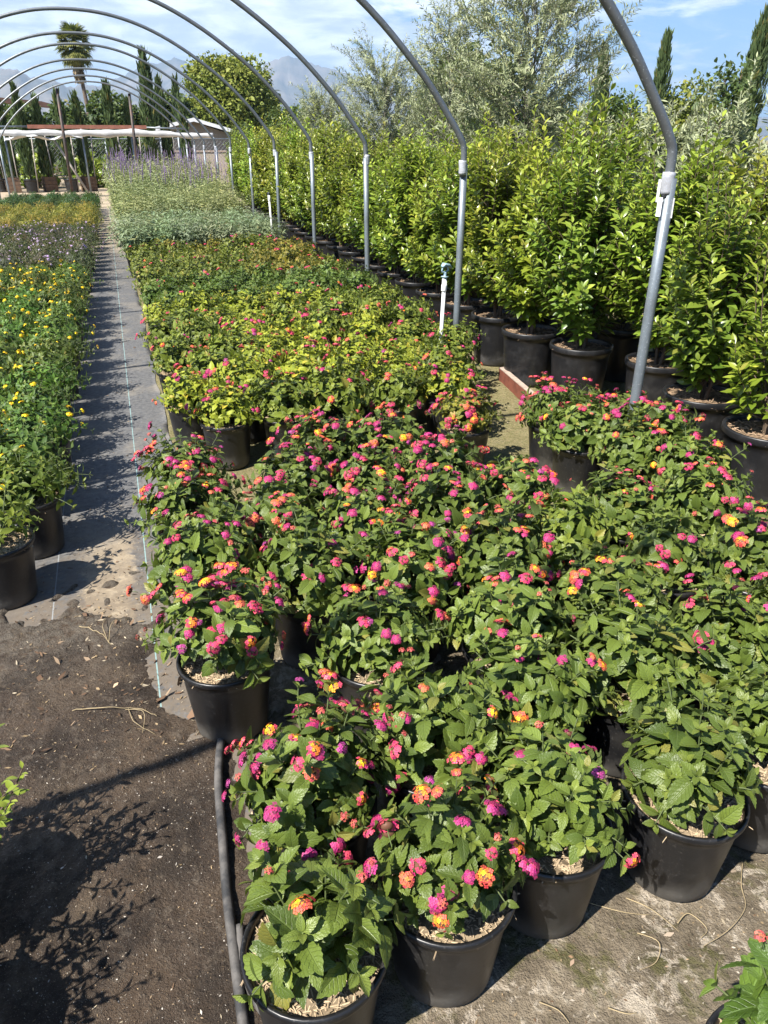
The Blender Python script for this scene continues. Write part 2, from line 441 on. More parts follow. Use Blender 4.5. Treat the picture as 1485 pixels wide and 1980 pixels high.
# ------------------------------------------------------------------ lantana-like bushes
def bush(seed, n_stem, Rx, Hz, z0, leaf, nodes, tmpls, mats, tilt_max=84, young_p=0.4, jitter=0.25, low=0.35, stem_r=0.0022, r0=0.03, spread=1.0):
    """a domed bush of opposite leaves on arching stems; returns (foliage mesh, stem mesh, flower sites)"""
    g = np.random.default_rng(seed)
    mb = MB(); sb = MB(); sites = []
    base = np.array([0, 0, z0 - 0.02])
    lob = g.random(6) * 6.28
    P, D, N, S, Vv = [], [], [], [], []
    for i in range(n_stem):
        az = (i * 2.39996 + g.normal(0, 0.35))
        tl = math.acos(1 - (i + 0.5) / n_stem * (1 - math.cos(R(tilt_max)))) + g.normal(0, 0.09)
        k = 1 + 0.12 * math.sin(3 * az + lob[0]) + 0.1 * math.sin(2 * az + lob[1]) + g.normal(0, jitter * 0.4)
        end = np.array([Rx * k * math.sin(tl) * math.cos(az), Rx * k * math.sin(tl) * math.sin(az), z0 + Hz * k * max(0.02, math.cos(tl)) + g.normal(0, 0.012)])
        st = base + np.array([math.cos(az), math.sin(az), 0]) * g.random() * r0
        ctl = (st + end) / 2 + np.array([0, 0, 0.25 * Rx * math.sin(tl) + 0.02]) + g.normal(0, 0.012, 3)
        ts = np.linspace(0, 1, 8)
        pts = bez(st, ctl, end, ts)
        add_tube(sb, pts, np.linspace(stem_r * 1.5, stem_r * 0.7, 8), 5, 0, cap=False)
        tn = np.linspace(low, 1.0, nodes) ** 0.9
        pn = bez(st, ctl, end, tn)
        tg = norm(bez(st, ctl, end, np.minimum(tn + 0.04, 1.04)) - bez(st, ctl, end, tn - 0.04))
        roll = g.random() * 6.28
        for j in range(nodes):
            T = tg[j]
            a = norm(np.cross(T, np.array([0.3, 0.5, 0.8]))); b = np.cross(T, a)
            last = j == nodes - 1
            for q in range(2 if not last else 4):
                ph = roll + j * math.pi / 2 + q * (math.pi if not last else math.pi / 2) + g.normal(0, 0.25)
                o = math.cos(ph) * a + math.sin(ph) * b
                up = 0.35 if not last else 0.75
                dr = norm(o + T * (up + g.normal(0, 0.18)) + np.array([0, 0, 0.08]))
                s_ = leaf * (1.05 - 0.35 * (j / nodes) ** 3) * (1 if not last else 0.55) * math.exp(g.normal(0, 0.17))
                nn = T + np.array([0, 0, 0.55]) + g.normal(0, 0.22, 3)
                P.append(pn[j]); D.append(dr); N.append(nn); S.append(s_)
                yv = (young_p * (0.35 + g.random()) if last else young_p * 0.25 * g.random() * (j / nodes))
                Vv.append((g.random(), min(1, yv), g.random(), 1))
        sites.append((pn[-1], tg[-1]))
        if nodes > 2: sites.append((pn[-2] * 0.4 + pn[-1] * 0.6 + g.normal(0, 0.015, 3), norm(tg[-1] + g.normal(0, 0.4, 3))))
    scatter_mixed(mb, tmpls, np.array(P), np.array(D), np.array(N), np.array(S), np.array(Vv), 0, g)
    fm = mb.build('foliage', mats[0], 'leafvar'); sm = sb.build('stem', mats[1])
    return fm, sm, sites

# flower heads ----------------------------------------------------------------
def flower_head(seed, ring_cols, radius=0.0205, n=27, floret=0.0066, dome=0.48, stalk=0.03):
    """a dome of small four-petalled florets; ring_cols = colour by position from centre to rim"""
    g = np.random.default_rng(seed)
    mb = MB()
    # petals of one floret: 4 rounded lobes
    tv = [(0, 0, 0.0)]; tf = []
    for q in range(4):
        a = q * math.pi / 2
        for (da, rr, zz) in ((-0.62, 0.78, 0.05), (0.0, 1.05, -0.02), (0.62, 0.78, 0.05)):
            tv.append((math.cos(a + da) * rr, math.sin(a + da) * rr, zz))
        k = 1 + q * 3
        tf.append((0, k, k + 1, k + 2))
    tv = np.array(tv); tf = np.array(tf); tuv = np.zeros((len(tv), 2))
    P, Nn, W = [], [], []
    for i in range(n):
        f = math.sqrt((i + 0.4) / n); az = i * 2.39996 + g.normal(0, 0.12)
        el = f * 1.35
        p = np.array([math.sin(el) * math.cos(az), math.sin(el) * math.sin(az), dome * math.cos(el)]) * radius * (1 + g.normal(0, 0.15))
        nn = norm(np.array([math.sin(el) * math.cos(az), math.sin(el) * math.sin(az), 1.2 * math.cos(el) + 0.2]))
        x = f * (len(ring_cols) - 1) + g.normal(0, 0.25); x = min(max(x, 0), len(ring_cols) - 1.001)
        c = np.array(ring_cols[int(round(x))]) * math.exp(g.normal(0, 0.24)) * np.array([1, math.exp(g.normal(0, 0.2)), 1])
        P.append(p); Nn.append(nn); W.append((*c, 1))
    P = np.array(P); Nn = np.array(Nn); W = np.array(W)
    dd = np.cross(Nn, g.normal(0, 1, (n, 3)))
    scatter(mb, (tv, tf, tuv), P, dd, Nn, np.full(n, floret), W, 0)
    # eye of each floret (a raised throat)
    ev = np.array([(0.2, 0, 0.1), (0, 0.2, 0.1), (-0.2, 0, 0.1), (0, -0.2, 0.1)]); ef = np.array([(0, 1, 2, 3)])
    scatter(mb, (ev, ef, np.zeros((4, 2))), P, dd, Nn, np.full(n, floret), W * np.array([0.5, 0.35, 0.35, 1]), 0)
    # calyx dome, coloured dark to paint shade between florets, and stalk
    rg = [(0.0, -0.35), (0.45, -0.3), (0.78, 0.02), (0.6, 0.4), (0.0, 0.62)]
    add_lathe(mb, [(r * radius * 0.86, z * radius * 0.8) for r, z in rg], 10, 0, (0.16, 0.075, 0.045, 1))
    add_tube(mb, [(0, 0, -0.3 * radius), (0.001, 0.001, -stalk * 0.5), (0, 0, -stalk)], 0.0011, 5, 0, (0.12, 0.17, 0.05, 1))
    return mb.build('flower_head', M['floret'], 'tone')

MAG = (0.57, 0.045, 0.165); PINK = (0.66, 0.07, 0.125); RED = (0.70, 0.085, 0.07); COR = (0.76, 0.17, 0.09); ORA = (0.92, 0.33, 0.035); YEL = (0.92, 0.60, 0.02); PUR = (0.42, 0.045, 0.175)
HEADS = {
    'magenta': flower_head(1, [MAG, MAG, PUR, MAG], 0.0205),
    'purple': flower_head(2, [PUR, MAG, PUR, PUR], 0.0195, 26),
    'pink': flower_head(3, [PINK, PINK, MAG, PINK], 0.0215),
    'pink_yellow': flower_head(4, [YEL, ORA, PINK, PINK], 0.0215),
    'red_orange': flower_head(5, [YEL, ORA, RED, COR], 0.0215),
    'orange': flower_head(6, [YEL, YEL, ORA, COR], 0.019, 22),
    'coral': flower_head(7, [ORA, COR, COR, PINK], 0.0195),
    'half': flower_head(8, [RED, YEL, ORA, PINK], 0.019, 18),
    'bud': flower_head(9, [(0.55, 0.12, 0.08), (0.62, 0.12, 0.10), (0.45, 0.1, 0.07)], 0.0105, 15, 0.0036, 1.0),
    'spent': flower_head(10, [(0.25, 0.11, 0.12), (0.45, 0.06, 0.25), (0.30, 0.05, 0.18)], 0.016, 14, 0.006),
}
HEAD_MIX = ['magenta'] * 7 + ['purple'] * 3 + ['pink'] * 7 + ['pink_yellow'] * 4 + ['red_orange'] * 3 + ['orange'] * 1 + ['coral'] * 3 + ['half'] * 2 + ['bud'] * 7 + ['spent'] * 3
HEAD_MIX_FAR = ['magenta'] * 4 + ['pink'] * 6 + ['pink_yellow'] * 2 + ['red_orange'] * 2 + ['coral'] * 3 + ['bud'] * 4 + ['spent'] * 2
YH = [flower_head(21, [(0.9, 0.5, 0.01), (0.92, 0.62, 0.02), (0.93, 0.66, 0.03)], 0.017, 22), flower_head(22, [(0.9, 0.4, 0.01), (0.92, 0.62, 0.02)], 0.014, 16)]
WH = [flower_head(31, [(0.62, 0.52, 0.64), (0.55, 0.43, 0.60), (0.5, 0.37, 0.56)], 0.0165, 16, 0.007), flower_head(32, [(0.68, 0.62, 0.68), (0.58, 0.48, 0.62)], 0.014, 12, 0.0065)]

# pots ------------------------------------------------------------------------
def pot_mesh(rt, rb, h, lip, wall=0.004, band=0.02, ribs=True, sides=44):
    mb = MB()
    pr = [(0.001, 0.0), (rb - 0.012, 0.0), (rb, 0.012)]
    n = 9
    for i in range(1, n):
        f = i / n; pr.append((rb + (rt - 0.004 - rb) * f, 0.012 + (h - band - 0.012) * f))
    pr += [(rt - 0.003, h - band), (rt + lip * 0.75, h - band + 0.001), (rt + lip, h - band * 0.7), (rt + lip, h - 0.006),
           (rt + lip - 0.002, h - 0.001), (rt + lip - 0.005, h), (rt - wall, h - 0.002), (rt - wall - 0.002, h - 0.012), (rt - wall - 0.012, h * 0.72)]
    add_lathe(mb, pr, sides, wob=0.008)
    return mb

def mulch_mesh(seed, r, z, n_chip, chip=0.02, tone=((0.50, 0.385, 0.25), (0.30, 0.21, 0.13))):
    g = np.random.default_rng(seed); mb = MB()
    rings = 7; sd = 26; V = [(0, 0, z + 0.004)]; W = [(*tone[1], 1)]
    for i in range(1, rings + 1):
        for j in range(sd):
            a = j * 2 * math.pi / sd; rr = r * i / rings
            V.append((rr * math.cos(a), rr * math.sin(a), z + g.normal(0, 0.003)))
            m = 0.5 + 0.5 * g.random(); W.append((tone[0][0] * 0.55 * m + 0.02, tone[0][1] * 0.55 * m + 0.015, tone[0][2] * 0.55 * m + 0.01, 1))
    tri = [(0, 1 + j, 1 + (j + 1) % sd) for j in range(sd)]
    quad = []
    for i in range(rings - 1):
        for j in range(sd):
            a = 1 + i * sd + j; b = 1 + i * sd + (j + 1) % sd
            quad.append((a, a + sd, b + sd, b))
    mb.add(np.array(V), np.array(quad), 0, np.array(W)); mb.f.append((np.array(tri), 0))
    # slivers of wood
    tv = np.array([(-0.5, 0, 0), (0.5, 0, 0), (0.5, 1, 0.0), (-0.5, 1, 0.0), (0, 0.1, 0.4), (0, 0.9, 0.4)])
    tf = np.array([(0, 4, 5, 3), (4, 1, 2, 5)])
    rr = r * np.sqrt(g.random(n_chip)) * 0.98; th = g.random(n_chip) * 6.283
    P = np.stack([rr * np.cos(th), rr * np.sin(th), z + g.random(n_chip) * 0.007], 1)
    a = g.random(n_chip) * 6.283
    D = np.stack([np.cos(a), np.sin(a), g.normal(0, 0.22, n_chip)], 1)
    L = chip * np.exp(g.normal(0, 0.4, n_chip)); w = chip * 0.16 * np.exp(g.normal(0, 0.4, n_chip))
    NN = np.stack([g.normal(0, 0.25, n_chip), g.normal(0, 0.25, n_chip), np.ones(n_chip)], 1)
    k = g.random(n_chip)[:, None]
    cc = np.array(tone[0]) * (0.6 + 0.75 * g.random((n_chip, 1))) * (1 - k * 0.5) + np.array(tone[1]) * k * 0.5
    scatter(mb, (tv, tf, np.zeros((6, 2))), P, D, NN, np.stack([w, L, w], 1), np.concatenate([cc, np.ones((n_chip, 1))], 1), 0)
    return mb.build('potting_mix', M['mulch'], 'tone', smooth=False)

POT5 = pot_mesh(0.147, 0.116, 0.28, 0.007).build('pot', M['pot'])
POT15 = pot_mesh(0.215, 0.18, 0.42, 0.012, 0.006, 0.042).build('pot', M['big_pot'])
MIX5 = [mulch_mesh(50 + i, 0.141, 0.257, 1000, 0.016) for i in range(3)]
MIX15 = [mulch_mesh(60 + i, 0.205, 0.385, 420, 0.026, ((0.36, 0.255, 0.165), (0.17, 0.10, 0.065))) for i in range(2)]

# ------------------------------------------------------------------ ground, path and soil
def grid_axis(segs):
    out = []
    for a, b, st in segs:
        n = max(1, int(round((b - a) / st))); out += list(np.linspace(a, b, n, endpoint=False))
    out.append(segs[-1][1]); return np.array(out)
def height_grid(xs, ys, fn):
    nx, ny = len(xs), len(ys)
    V = np.zeros((ny, nx, 3)); V[..., 0] = xs[None]; V[..., 1] = ys[:, None]
    for j in range(ny):
        for i in range(nx): V[j, i, 2] = fn(xs[i], ys[j])
    idx = np.arange(nx * ny).reshape(ny, nx)
    F = np.stack([idx[:-1, :-1], idx[:-1, 1:], idx[1:, 1:], idx[1:, :-1]], -1).reshape(-1, 4)
    return V.reshape(-1, 3), F
def sstep(a, b, x):
    t = min(1, max(0, (x - a) / (b - a))); return t * t * (3 - 2 * t)
def ground_z(x, y):
    if x < 0.0 or x > 6 or y < -1 or y > 8: return -0.004
    k = sstep(0.05, 0.25, x) * sstep(6, 5, x) * sstep(-1, -0.4, y) * sstep(8, 7, y)
    h = noise.noise(Vector((x * 2.1, y * 2.1, 0))) * 0.010 + noise.noise(Vector((x * 9, y * 9, 3))) * 0.0045 + noise.noise(Vector((x * 26, y * 26, 7))) * 0.002
    return -0.004 + k * h * 0.9
mb = MB()
xs = grid_axis([(-9000, -3000, 3000), (-3000, -100, 1450), (-100, -6, 47), (-6, 0, 3), (0, 3.2, 0.022), (3.2, 6, 0.1), (6, 100, 47), (100, 3000, 1450), (3000, 9000, 3000)])
ys = grid_axis([(-9000, -3000, 3000), (-3000, -100, 1450), (-100, -1, 49.5), (-1, 0.4, 0.1), (0.4, 5.4, 0.022), (5.4, 8, 0.1), (8, 40, 16), (40, 100, 60), (100, 3000, 1450), (3000, 9000, 3000)])
V, F = height_grid(xs, ys, ground_z)
mb.add(V, F)
def ground_material():
    m, nt = new_mat('bare_earth'); t = NT(nt)
    p = t.pos()
    big = t.noise(p, 1.3, 6, 0.62, 0.4); mid = t.noise(p, 6.5, 6, 0.65, 0.3); fine = t.noise(p, 48, 5, 0.7); grit = t.noise(p, 210, 3, 0.7)
    c = t.mix(t.ramp(mid, 0.3, 0.7), (0.125, 0.10, 0.068), (0.27, 0.22, 0.155))
    moss = t.ramp(t.noise(p, 4.6, 8, 0.75, 0.8), 0.50, 0.60)
    c = t.mix(t.math('MULTIPLY', moss, 0.7), c, (0.085, 0.085, 0.022))
    ochre = t.ramp(t.noise(p, 2.4, 5, 0.6, 0.2), 0.62, 0.76)
    c = t.mix(t.math('MULTIPLY', ochre, 0.45), c, (0.20, 0.125, 0.04))
    pale = t.math('MULTIPLY', t.ramp(mid, 0.56, 0.66), t.ramp(fine, 0.42, 0.6))
    c = t.mix(t.math('MULTIPLY', pale, 0.8), c, (0.46, 0.40, 0.31))
    crust = t.math('MULTIPLY', t.ramp(t.noise(p, 13, 8, 0.75, 1.2), 0.52, 0.57), t.ramp(t.noise(p, 2.6, 5, 0.6, 0.3), 0.44, 0.56))
    c = t.mix(t.math('MULTIPLY', crust, 0.75), c, (0.50, 0.43, 0.34))
    pit = t.ramp(t.noise(p, 24, 5, 0.7, 0.8), 0.42, 0.34)
    c = t.mix(t.math('MULTIPLY', pit, 0.6), c, (0.05, 0.04, 0.026))
    # sandy green strip towards the hedge
    sx = t.n('ShaderNodeSeparateXYZ'); t.l(p, sx.inputs[0])
    far = t.ramp(t.math('ADD', sx.outputs[1], t.math('MULTIPLY', big, 1.2)), 2.6, 3.6)
    sand = t.mix(t.ramp(fine, 0.35, 0.65), (0.30, 0.25, 0.125), (0.19, 0.185, 0.07))
    c = t.mix(t.math('MULTIPLY', far, 0.8), c, sand)
    c = t.mix(t.math('MULTIPLY', t.ramp(grit, 0.62, 0.74), 0.6), c, (0.48, 0.42, 0.34))
    c = t.mix(t.math('MULTIPLY', t.ramp(grit, 0.40, 0.30), 0.5), c, (0.06, 0.045, 0.032))
    h = t.math('ADD', t.math('MULTIPLY', fine, 1.0), t.math('ADD', t.math('MULTIPLY', grit, 0.35), t.math('MULTIPLY', mid, 1.2)))
    t.out(t.principled(c, 0.92, 0, 0.2, t.bump(h, 1.0, 0.02)))
    return m
M['ground'] = ground_material()
struct('ground', mb.build('ground', M['ground']))

# woven weed cloth of the walkway
def path_z(x, y):
    return 0.002 + 0.003 * noise.noise(Vector((x * 5, y * 2, 1))) + 0.002 * noise.noise(Vector((x * 1.2, y * 14, 5)))
mb = MB()
V, F = height_grid(grid_axis([(-3.0, -0.9, 0.3), (-0.9, 0.2, 0.05)]), grid_axis([(-1.0, 2, 0.3), (2, 12, 0.05), (12, 25.2, 0.3)]), path_z)
edge = np.array([0.05 + 0.03 * noise.noise(Vector((0, y * 1.7, 2))) for y in V[:, 1]])
V[:, 0] = np.where(V[:, 0] > 0.0, np.minimum(V[:, 0], edge + 0.1), V[:, 0])
mb.add(V, F)
def path_material():
    m, nt = new_mat('weed_cloth'); t = NT(nt)
    p = t.pos(); sx = t.n('ShaderNodeSeparateXYZ'); t.l(p, sx.inputs[0])
    X, Y = sx.outputs[0], sx.outputs[1]
    dust = t.noise(p, 2.6, 7, 0.65, 0.5); fine = t.noise(p, 36, 5, 0.7); grit = t.noise(p, 160, 3, 0.7)
    c = t.mix(t.ramp(fine, 0.3, 0.7), (0.075, 0.076, 0.078), (0.155, 0.153, 0.150))
    d = t.math('ADD', t.math('MULTIPLY', t.ramp(dust, 0.48, 0.68), 0.5), 0.0)
    c = t.mix(d, c, (0.25, 0.22, 0.175))
    # sand washed over the near end and along the middle of the far end
    near = t.math('SUBTRACT', 1.0, t.ramp(t.math('ADD', Y, t.math('MULTIPLY', dust, 1.4)), 3.7, 4.6))
    mid = t.math('SUBTRACT', 1.0, t.ramp(t.math('ADD', t.math('ABSOLUTE', t.math('ADD', X, 0.25)), t.math('MULTIPLY', t.math('SUBTRACT', t.noise(p, 9, 6, 0.7, 0.8), 0.5), 0.28)), 0.07, 0.13))
    sand = t.math('MULTIPLY', near, mid)
    farm = t.ramp(t.math('ADD', Y, t.math('MULTIPLY', dust, 6.0)), 15.5, 20.0)
    sand = t.math('MAXIMUM', sand, t.math('MULTIPLY', farm, 0.85))
    c = t.mix(t.math('MULTIPLY', sand, t.ramp(fine, 0.2, 0.5)), c, (0.34, 0.275, 0.19))
    stain = t.math('MULTIPLY', t.math('SUBTRACT', 1.0, t.ramp(t.math('ADD', Y, t.math('MULTIPLY', t.noise(p, 5, 7, 0.7, 0.6), 2.6)), 3.9, 5.2)), t.ramp(t.noise(p, 17, 6, 0.7, 0.5), 0.34, 0.50))
    c = t.mix(t.math('MULTIPLY', stain, 0.75), c, (0.16, 0.125, 0.088))
    # woven marker threads
    for xl, col in ((-0.085, (0.24, 0.37, 0.36)), (-0.47, (0.27, 0.28, 0.28))):
        ln = t.math('SUBTRACT', 1.0, t.ramp(t.math('ABSOLUTE', t.math('SUBTRACT', X, xl)), 0.0012, 0.0034))
        c = t.mix(t.math('MULTIPLY', ln, t.ramp(fine, 0.3, 0.45)), c, col)
    c = t.mix(t.math('MULTIPLY', t.ramp(grit, 0.66, 0.76), 0.5), c, (0.42, 0.38, 0.32))
    wv = t.math('ADD', t.math('SINE', t.math('MULTIPLY', X, 1600.0)), t.math('SINE', t.math('MULTIPLY', Y, 1600.0)))
    h = t.math('ADD', t.math('MULTIPLY', wv, 0.06), t.math('ADD', fine, t.math('MULTIPLY', dust, 1.5)))
    t.out(t.principled(c, 0.68, 0, 0.35, t.bump(h, 0.35, 0.006)))
    return m
M['path'] = path_material()
struct('path', mb.build('path', M['path']))

# dark damp soil spread over the near end of the walkway
def soil_z(x, y):
    n = noise.fractal(Vector((x * 7, y * 7, 9)), 1.0, 2.0, 4)
    n2 = noise.fractal(Vector((x * 30, y * 30, 2)), 0.9, 2.0, 3)
    n2 += 2.2 * max(0, noise.noise(Vector((x * 24, y * 24, 31))) - 0.28) + 1.2 * max(0, noise.noise(Vector((x * 55, y * 55, 37))) - 0.25)
    for xr, a_ in ((-0.215, 0.006), (-0.16, 0.004), (-0.40, 0.005), (-0.52, 0.006)): n += a_ / 0.008 * math.exp(-((x - xr - 0.012 * math.sin(y * 3 + xr * 9)) / 0.011) ** 2) * sstep(2.2, 1.7, y)
    if y < 1.95: return 0.016 + 0.008 * n + 0.006 * n2 - max(0, x - 0.07) * 0.35
    edge = 0.8 * (y - 2.9) + 0.45 * noise.noise(Vector((x * 3.2, y * 3.2, 4))) + 0.26 * noise.noise(Vector((x * 14, y * 14, 4)))
    ex = (x + 0.11 - 0.18 * sstep(2.3, 1.85, y)) * 1.2
    right = max(0, x - 0.06) * 0.3 if y < 1.9 else 0
    k = max(edge, ex + 0.12 * noise.noise(Vector((x * 9, y * 9, 14))))
    return 0.016 + 0.008 * n + 0.006 * n2 - max(0, k + 0.05) * 0.3
mb = MB()
V, F = height_grid(grid_axis([(-1.6, -0.9, 0.05), (-0.9, 0.16, 0.011)]), grid_axis([(-0.6, 0.4, 0.08), (0.4, 3.25, 0.011)]), soil_z)
mb.add(V, F)
def soil_material():
    m, nt = new_mat('damp_soil'); t = NT(nt)
    p = t.pos()
    a = t.noise(p, 3.5, 7, 0.65, 0.5); b = t.noise(p, 32, 6, 0.7, 0.3); g = t.noise(p, 130, 4, 0.75); g2 = t.noise(p, 330, 2, 0.6)
    c = t.mix(t.ramp(a, 0.32, 0.68), (0.043, 0.028, 0.018), (0.135, 0.094, 0.062))
    c = t.mix(t.math('MULTIPLY', t.ramp(b, 0.5, 0.7), 0.75), c, (0.19, 0.15, 0.11))
    c = t.mix(t.math('MULTIPLY', t.ramp(g, 0.62, 0.74), 0.55), c, (0.30, 0.25, 0.19))
    c = t.mix(t.math('MULTIPLY', t.ramp(g, 0.40, 0.28), 0.7), c, (0.018, 0.012, 0.009))
    c = t.mix(t.math('MULTIPLY', t.ramp(g2, 0.62, 0.72), 0.7), c, (0.42, 0.38, 0.32))  # small pale specks painted into the colour as wet glints
    dry = t.ramp(t.noise(p, 2.2, 6, 0.7, 0.8), 0.52, 0.66)
    c = t.mix(t.math('MULTIPLY', dry, 0.45), c, (0.21, 0.155, 0.10))
    damp = t.ramp(t.noise(p, 5.2, 6, 0.7, 0.6), 0.52, 0.40)
    c = t.mix(t.math('MULTIPLY', damp, 0.55), c, (0.03, 0.021, 0.014))
    sy = t.n('ShaderNodeSeparateXYZ'); t.l(p, sy.inputs[0])
    rim = t.math('MULTIPLY', t.ramp(t.math('ADD', sy.outputs[1], t.math('MULTIPLY', a, 0.9)), 2.75, 3.25), t.ramp(b, 0.36, 0.56))
    c = t.mix(t.math('MULTIPLY', rim, 0.7), c, (0.21, 0.18, 0.14))
    h = t.math('ADD', t.math('MULTIPLY', b, 1.3), t.math('ADD', t.math('MULTIPLY', g, 0.7), t.math('MULTIPLY', g2, 0.2)))
    r = t.math('SUBTRACT', 0.86, t.math('MULTIPLY', t.ramp(a, 0.42, 0.62), 0.42))
    t.out(t.principled(c, r, 0, 0.4, t.bump(h, 1.0, 0.03)))
    return m
M['soil'] = soil_material()
struct('soil', mb.build('soil', M['soil']))

# concrete-coloured apron across the far end of the walkway
mb = MB(); V, F = height_grid(np.linspace(-6, 9, 16), np.linspace(24.6, 60, 10), lambda x, y: 0.012)
mb.add(V, F); struct('dirt_road', mb.build('dirt_road', M['sheet_tan']))

# loose chips, flakes, dead leaves and glint specks on the ground: nobody could count them
g = np.random.default_rng(5); mb = MB()
tv = np.array([(-0.12, 0, 0.15), (0.1, 0.03, 0.0), (0.5, 0.5, 0.32), (-0.46, 0.42, 0.0), (0.14, 0.97, 0.05), (-0.05, 1, 0.25)]); tf = np.array([(0, 1, 2, 3), (3, 2, 4, 5)])
def litter(n, x0, x1, y0, y1, zf, L0, asp, tones, zoff=0.002, tilt=0.25):
    x = x0 + (x1 - x0) * g.random(n); y = y0 + (y1 - y0) * g.random(n)
    z = np.array([zf(a, b) for a, b in zip(x, y)]) + zoff
    a = g.random(n) * 6.283
    D = np.stack([np.cos(a), np.sin(a), g.normal(0, tilt * 0.5, n)], 1)
    N = np.stack([g.normal(0, tilt, n), g.normal(0, tilt, n), np.ones(n)], 1)
    L = L0 * np.exp(g.normal(0, 0.45, n)); w = L * asp * np.exp(g.normal(0, 0.3, n))
    cc = np.array(tones)[g.integers(0, len(tones), n)] * np.exp(g.normal(0, 0.22, (n, 1)))
    scatter(mb, (tv, tf, np.zeros((6, 2))), np.stack([x, y, z], 1), D, N, np.stack([w, L, L * 0.3], 1), np.concatenate([cc, np.ones((n, 1))], 1))
TAN = [(0.30, 0.22, 0.13), (0.22, 0.16, 0.09), (0.16, 0.10, 0.06), (0.36, 0.30, 0.21), (0.09, 0.06, 0.04)]
litter(1500, -0.75, 0.08, 0.5, 2.7, lambda a, b: max(soil_z(a, b), 0.003), 0.005, 0.3, TAN)
litter(3200, -0.5, 0.03, 0.5, 2.0, lambda a, b: max(soil_z(a, b), 0.003), 0.0028, 0.5, [(0.32, 0.27, 0.21), (0.4, 0.36, 0.31), (0.22, 0.16, 0.1)], 0.001, 0.5)  # tiny pale chips added to stand in for wet glints
litter(45, -0.55, 0.0, 2.0, 2.95, lambda a, b: max(soil_z(a, b), 0.003), 0.030, 0.42, [(0.20, 0.13, 0.08), (0.28, 0.20, 0.13), (0.13, 0.08, 0.05)], 0.004, 0.6)
litter(420, -0.6, 0.08, 1.9, 2.95, lambda a, b: max(soil_z(a, b), 0.003), 0.012, 0.25, TAN)
litter(36, -0.6, 0.05, 1.6, 3.0, lambda a, b: max(soil_z(a, b), 0.003), 0.014, 0.5, TAN)
litter(1500, 0.3, 2.0, 0.45, 1.2, ground_z, 0.006, 0.35, TAN + [(0.4, 0.35, 0.28)])
litter(60, 0.4, 2.0, 0.5, 1.1, ground_z, 0.013, 0.5, [(0.34, 0.27, 0.20), (0.28, 0.2, 0.14), (0.22, 0.14, 0.08)])
litter(380, 1.3, 3.2, 2.2, 5.2, ground_z, 0.012, 0.35, TAN)
litter(500, -0.55, 0.05, 2.7, 3.9, path_z, 0.008, 0.35, TAN, 0.004)
litter(420, -0.55, 0.05, 2.7, 9, path_z, 0.011, 0.35, TAN, 0.004)
DEAD = [(0.25, 0.10, 0.055), (0.34, 0.16, 0.09), (0.18, 0.07, 0.04), (0.40, 0.25, 0.15)]
litter(420, 2.55, 3.6, 2.6, 4.7, lambda a, b: ground_z(a, b) + 0.02 * g.random(), 0.045, 0.36, DEAD, 0.006, 0.5)
tag(obj('leaf_litter', mb.build('leaf_litter', M['litter'], 'tone')), 'dry leaf flakes, wood chips and pale painted glint specks strewn over the soil', 'litter', kind='stuff')

def ground_curve(pts, lift=0.004):
    out = []
    P = np.array(pts, float); n = len(P)
    for i in range(n - 1):
        p0, p1, p2, p3 = P[max(i - 1, 0)], P[i], P[i + 1], P[min(i + 2, n - 1)]
        for t in np.linspace(0, 1, 6, endpoint=(i == n - 2)):
            q = 0.5 * ((2 * p1) + (-p0 + p2) * t + (2 * p0 - 5 * p1 + 4 * p2 - p3) * t * t + (-p0 + 3 * p1 - 3 * p2 + p3) * t ** 3)
            z = max(ground_z(q[0], q[1]), soil_z(q[0], q[1]) if q[0] < 0.16 and q[1] < 3.2 else -1, 0.0)
            out.append((q[0], q[1], z + lift + (q[2] if len(q) > 2 else 0)))
    return np.array(out)
def twig(label, pts, r=0.0016, forks=()):
    mb = MB(); c = ground_curve(pts)
    add_tube(mb, c, np.linspace(r, r * 0.5, len(c)), 5)
    for f in forks: 
        c = ground_curve(f); add_tube(mb, c, np.linspace(r * 0.8, r * 0.4, len(c)), 5)
    tag(obj('dry_twig', mb.build('dry_twig', M['twig'])), label, 'twig', 'dry twigs on the ground')
twig('dry straw-coloured weed stem lying across the dark soil of the walkway', [(-0.37, 2.21, 0), (-0.25, 2.17, 0.01), (-0.16, 2.15, 0), (-0.10, 2.08, 0.01)], 0.002,
     [[(-0.2, 2.16, 0.0), (-0.14, 2.10, 0.02), (-0.15, 2.02, 0)], [(-0.19, 2.16, 0), (-0.17, 2.07, 0.01), (-0.11, 2.0, 0)]])
twig('brittle forked twig on the soil beside the left flower pot', [(-0.36, 2.72, 0), (-0.28, 2.63, 0.01), (-0.24, 2.55, 0)], 0.0022,
     [[(-0.25, 2.57, 0.0), (-0.23, 2.66, 0.03), (-0.17, 2.72, 0.01)], [(-0.25, 2.57, 0), (-0.27, 2.66, 0.02), (-0.26, 2.75, 0)]])
twig('long thin tendril curling over bare earth by the right pots', [(1.36, 1.01, 0), (1.30, 0.95, 0.01), (1.27, 0.90, 0), (1.18, 0.86, 0.01), (1.10, 0.85, 0)], 0.0016)
twig('short hooked tendril in front of the row of pots', [(0.97, 0.93, 0), (1.0, 0.89, 0.008), (0.97, 0.855, 0), (0.92, 0.85, 0)], 0.0016)
twig('straight pale splinter on earth between two front pots', [(0.90, 1.04, 0), (0.97, 0.985, 0.004), (1.03, 0.96, 0)], 0.0018)

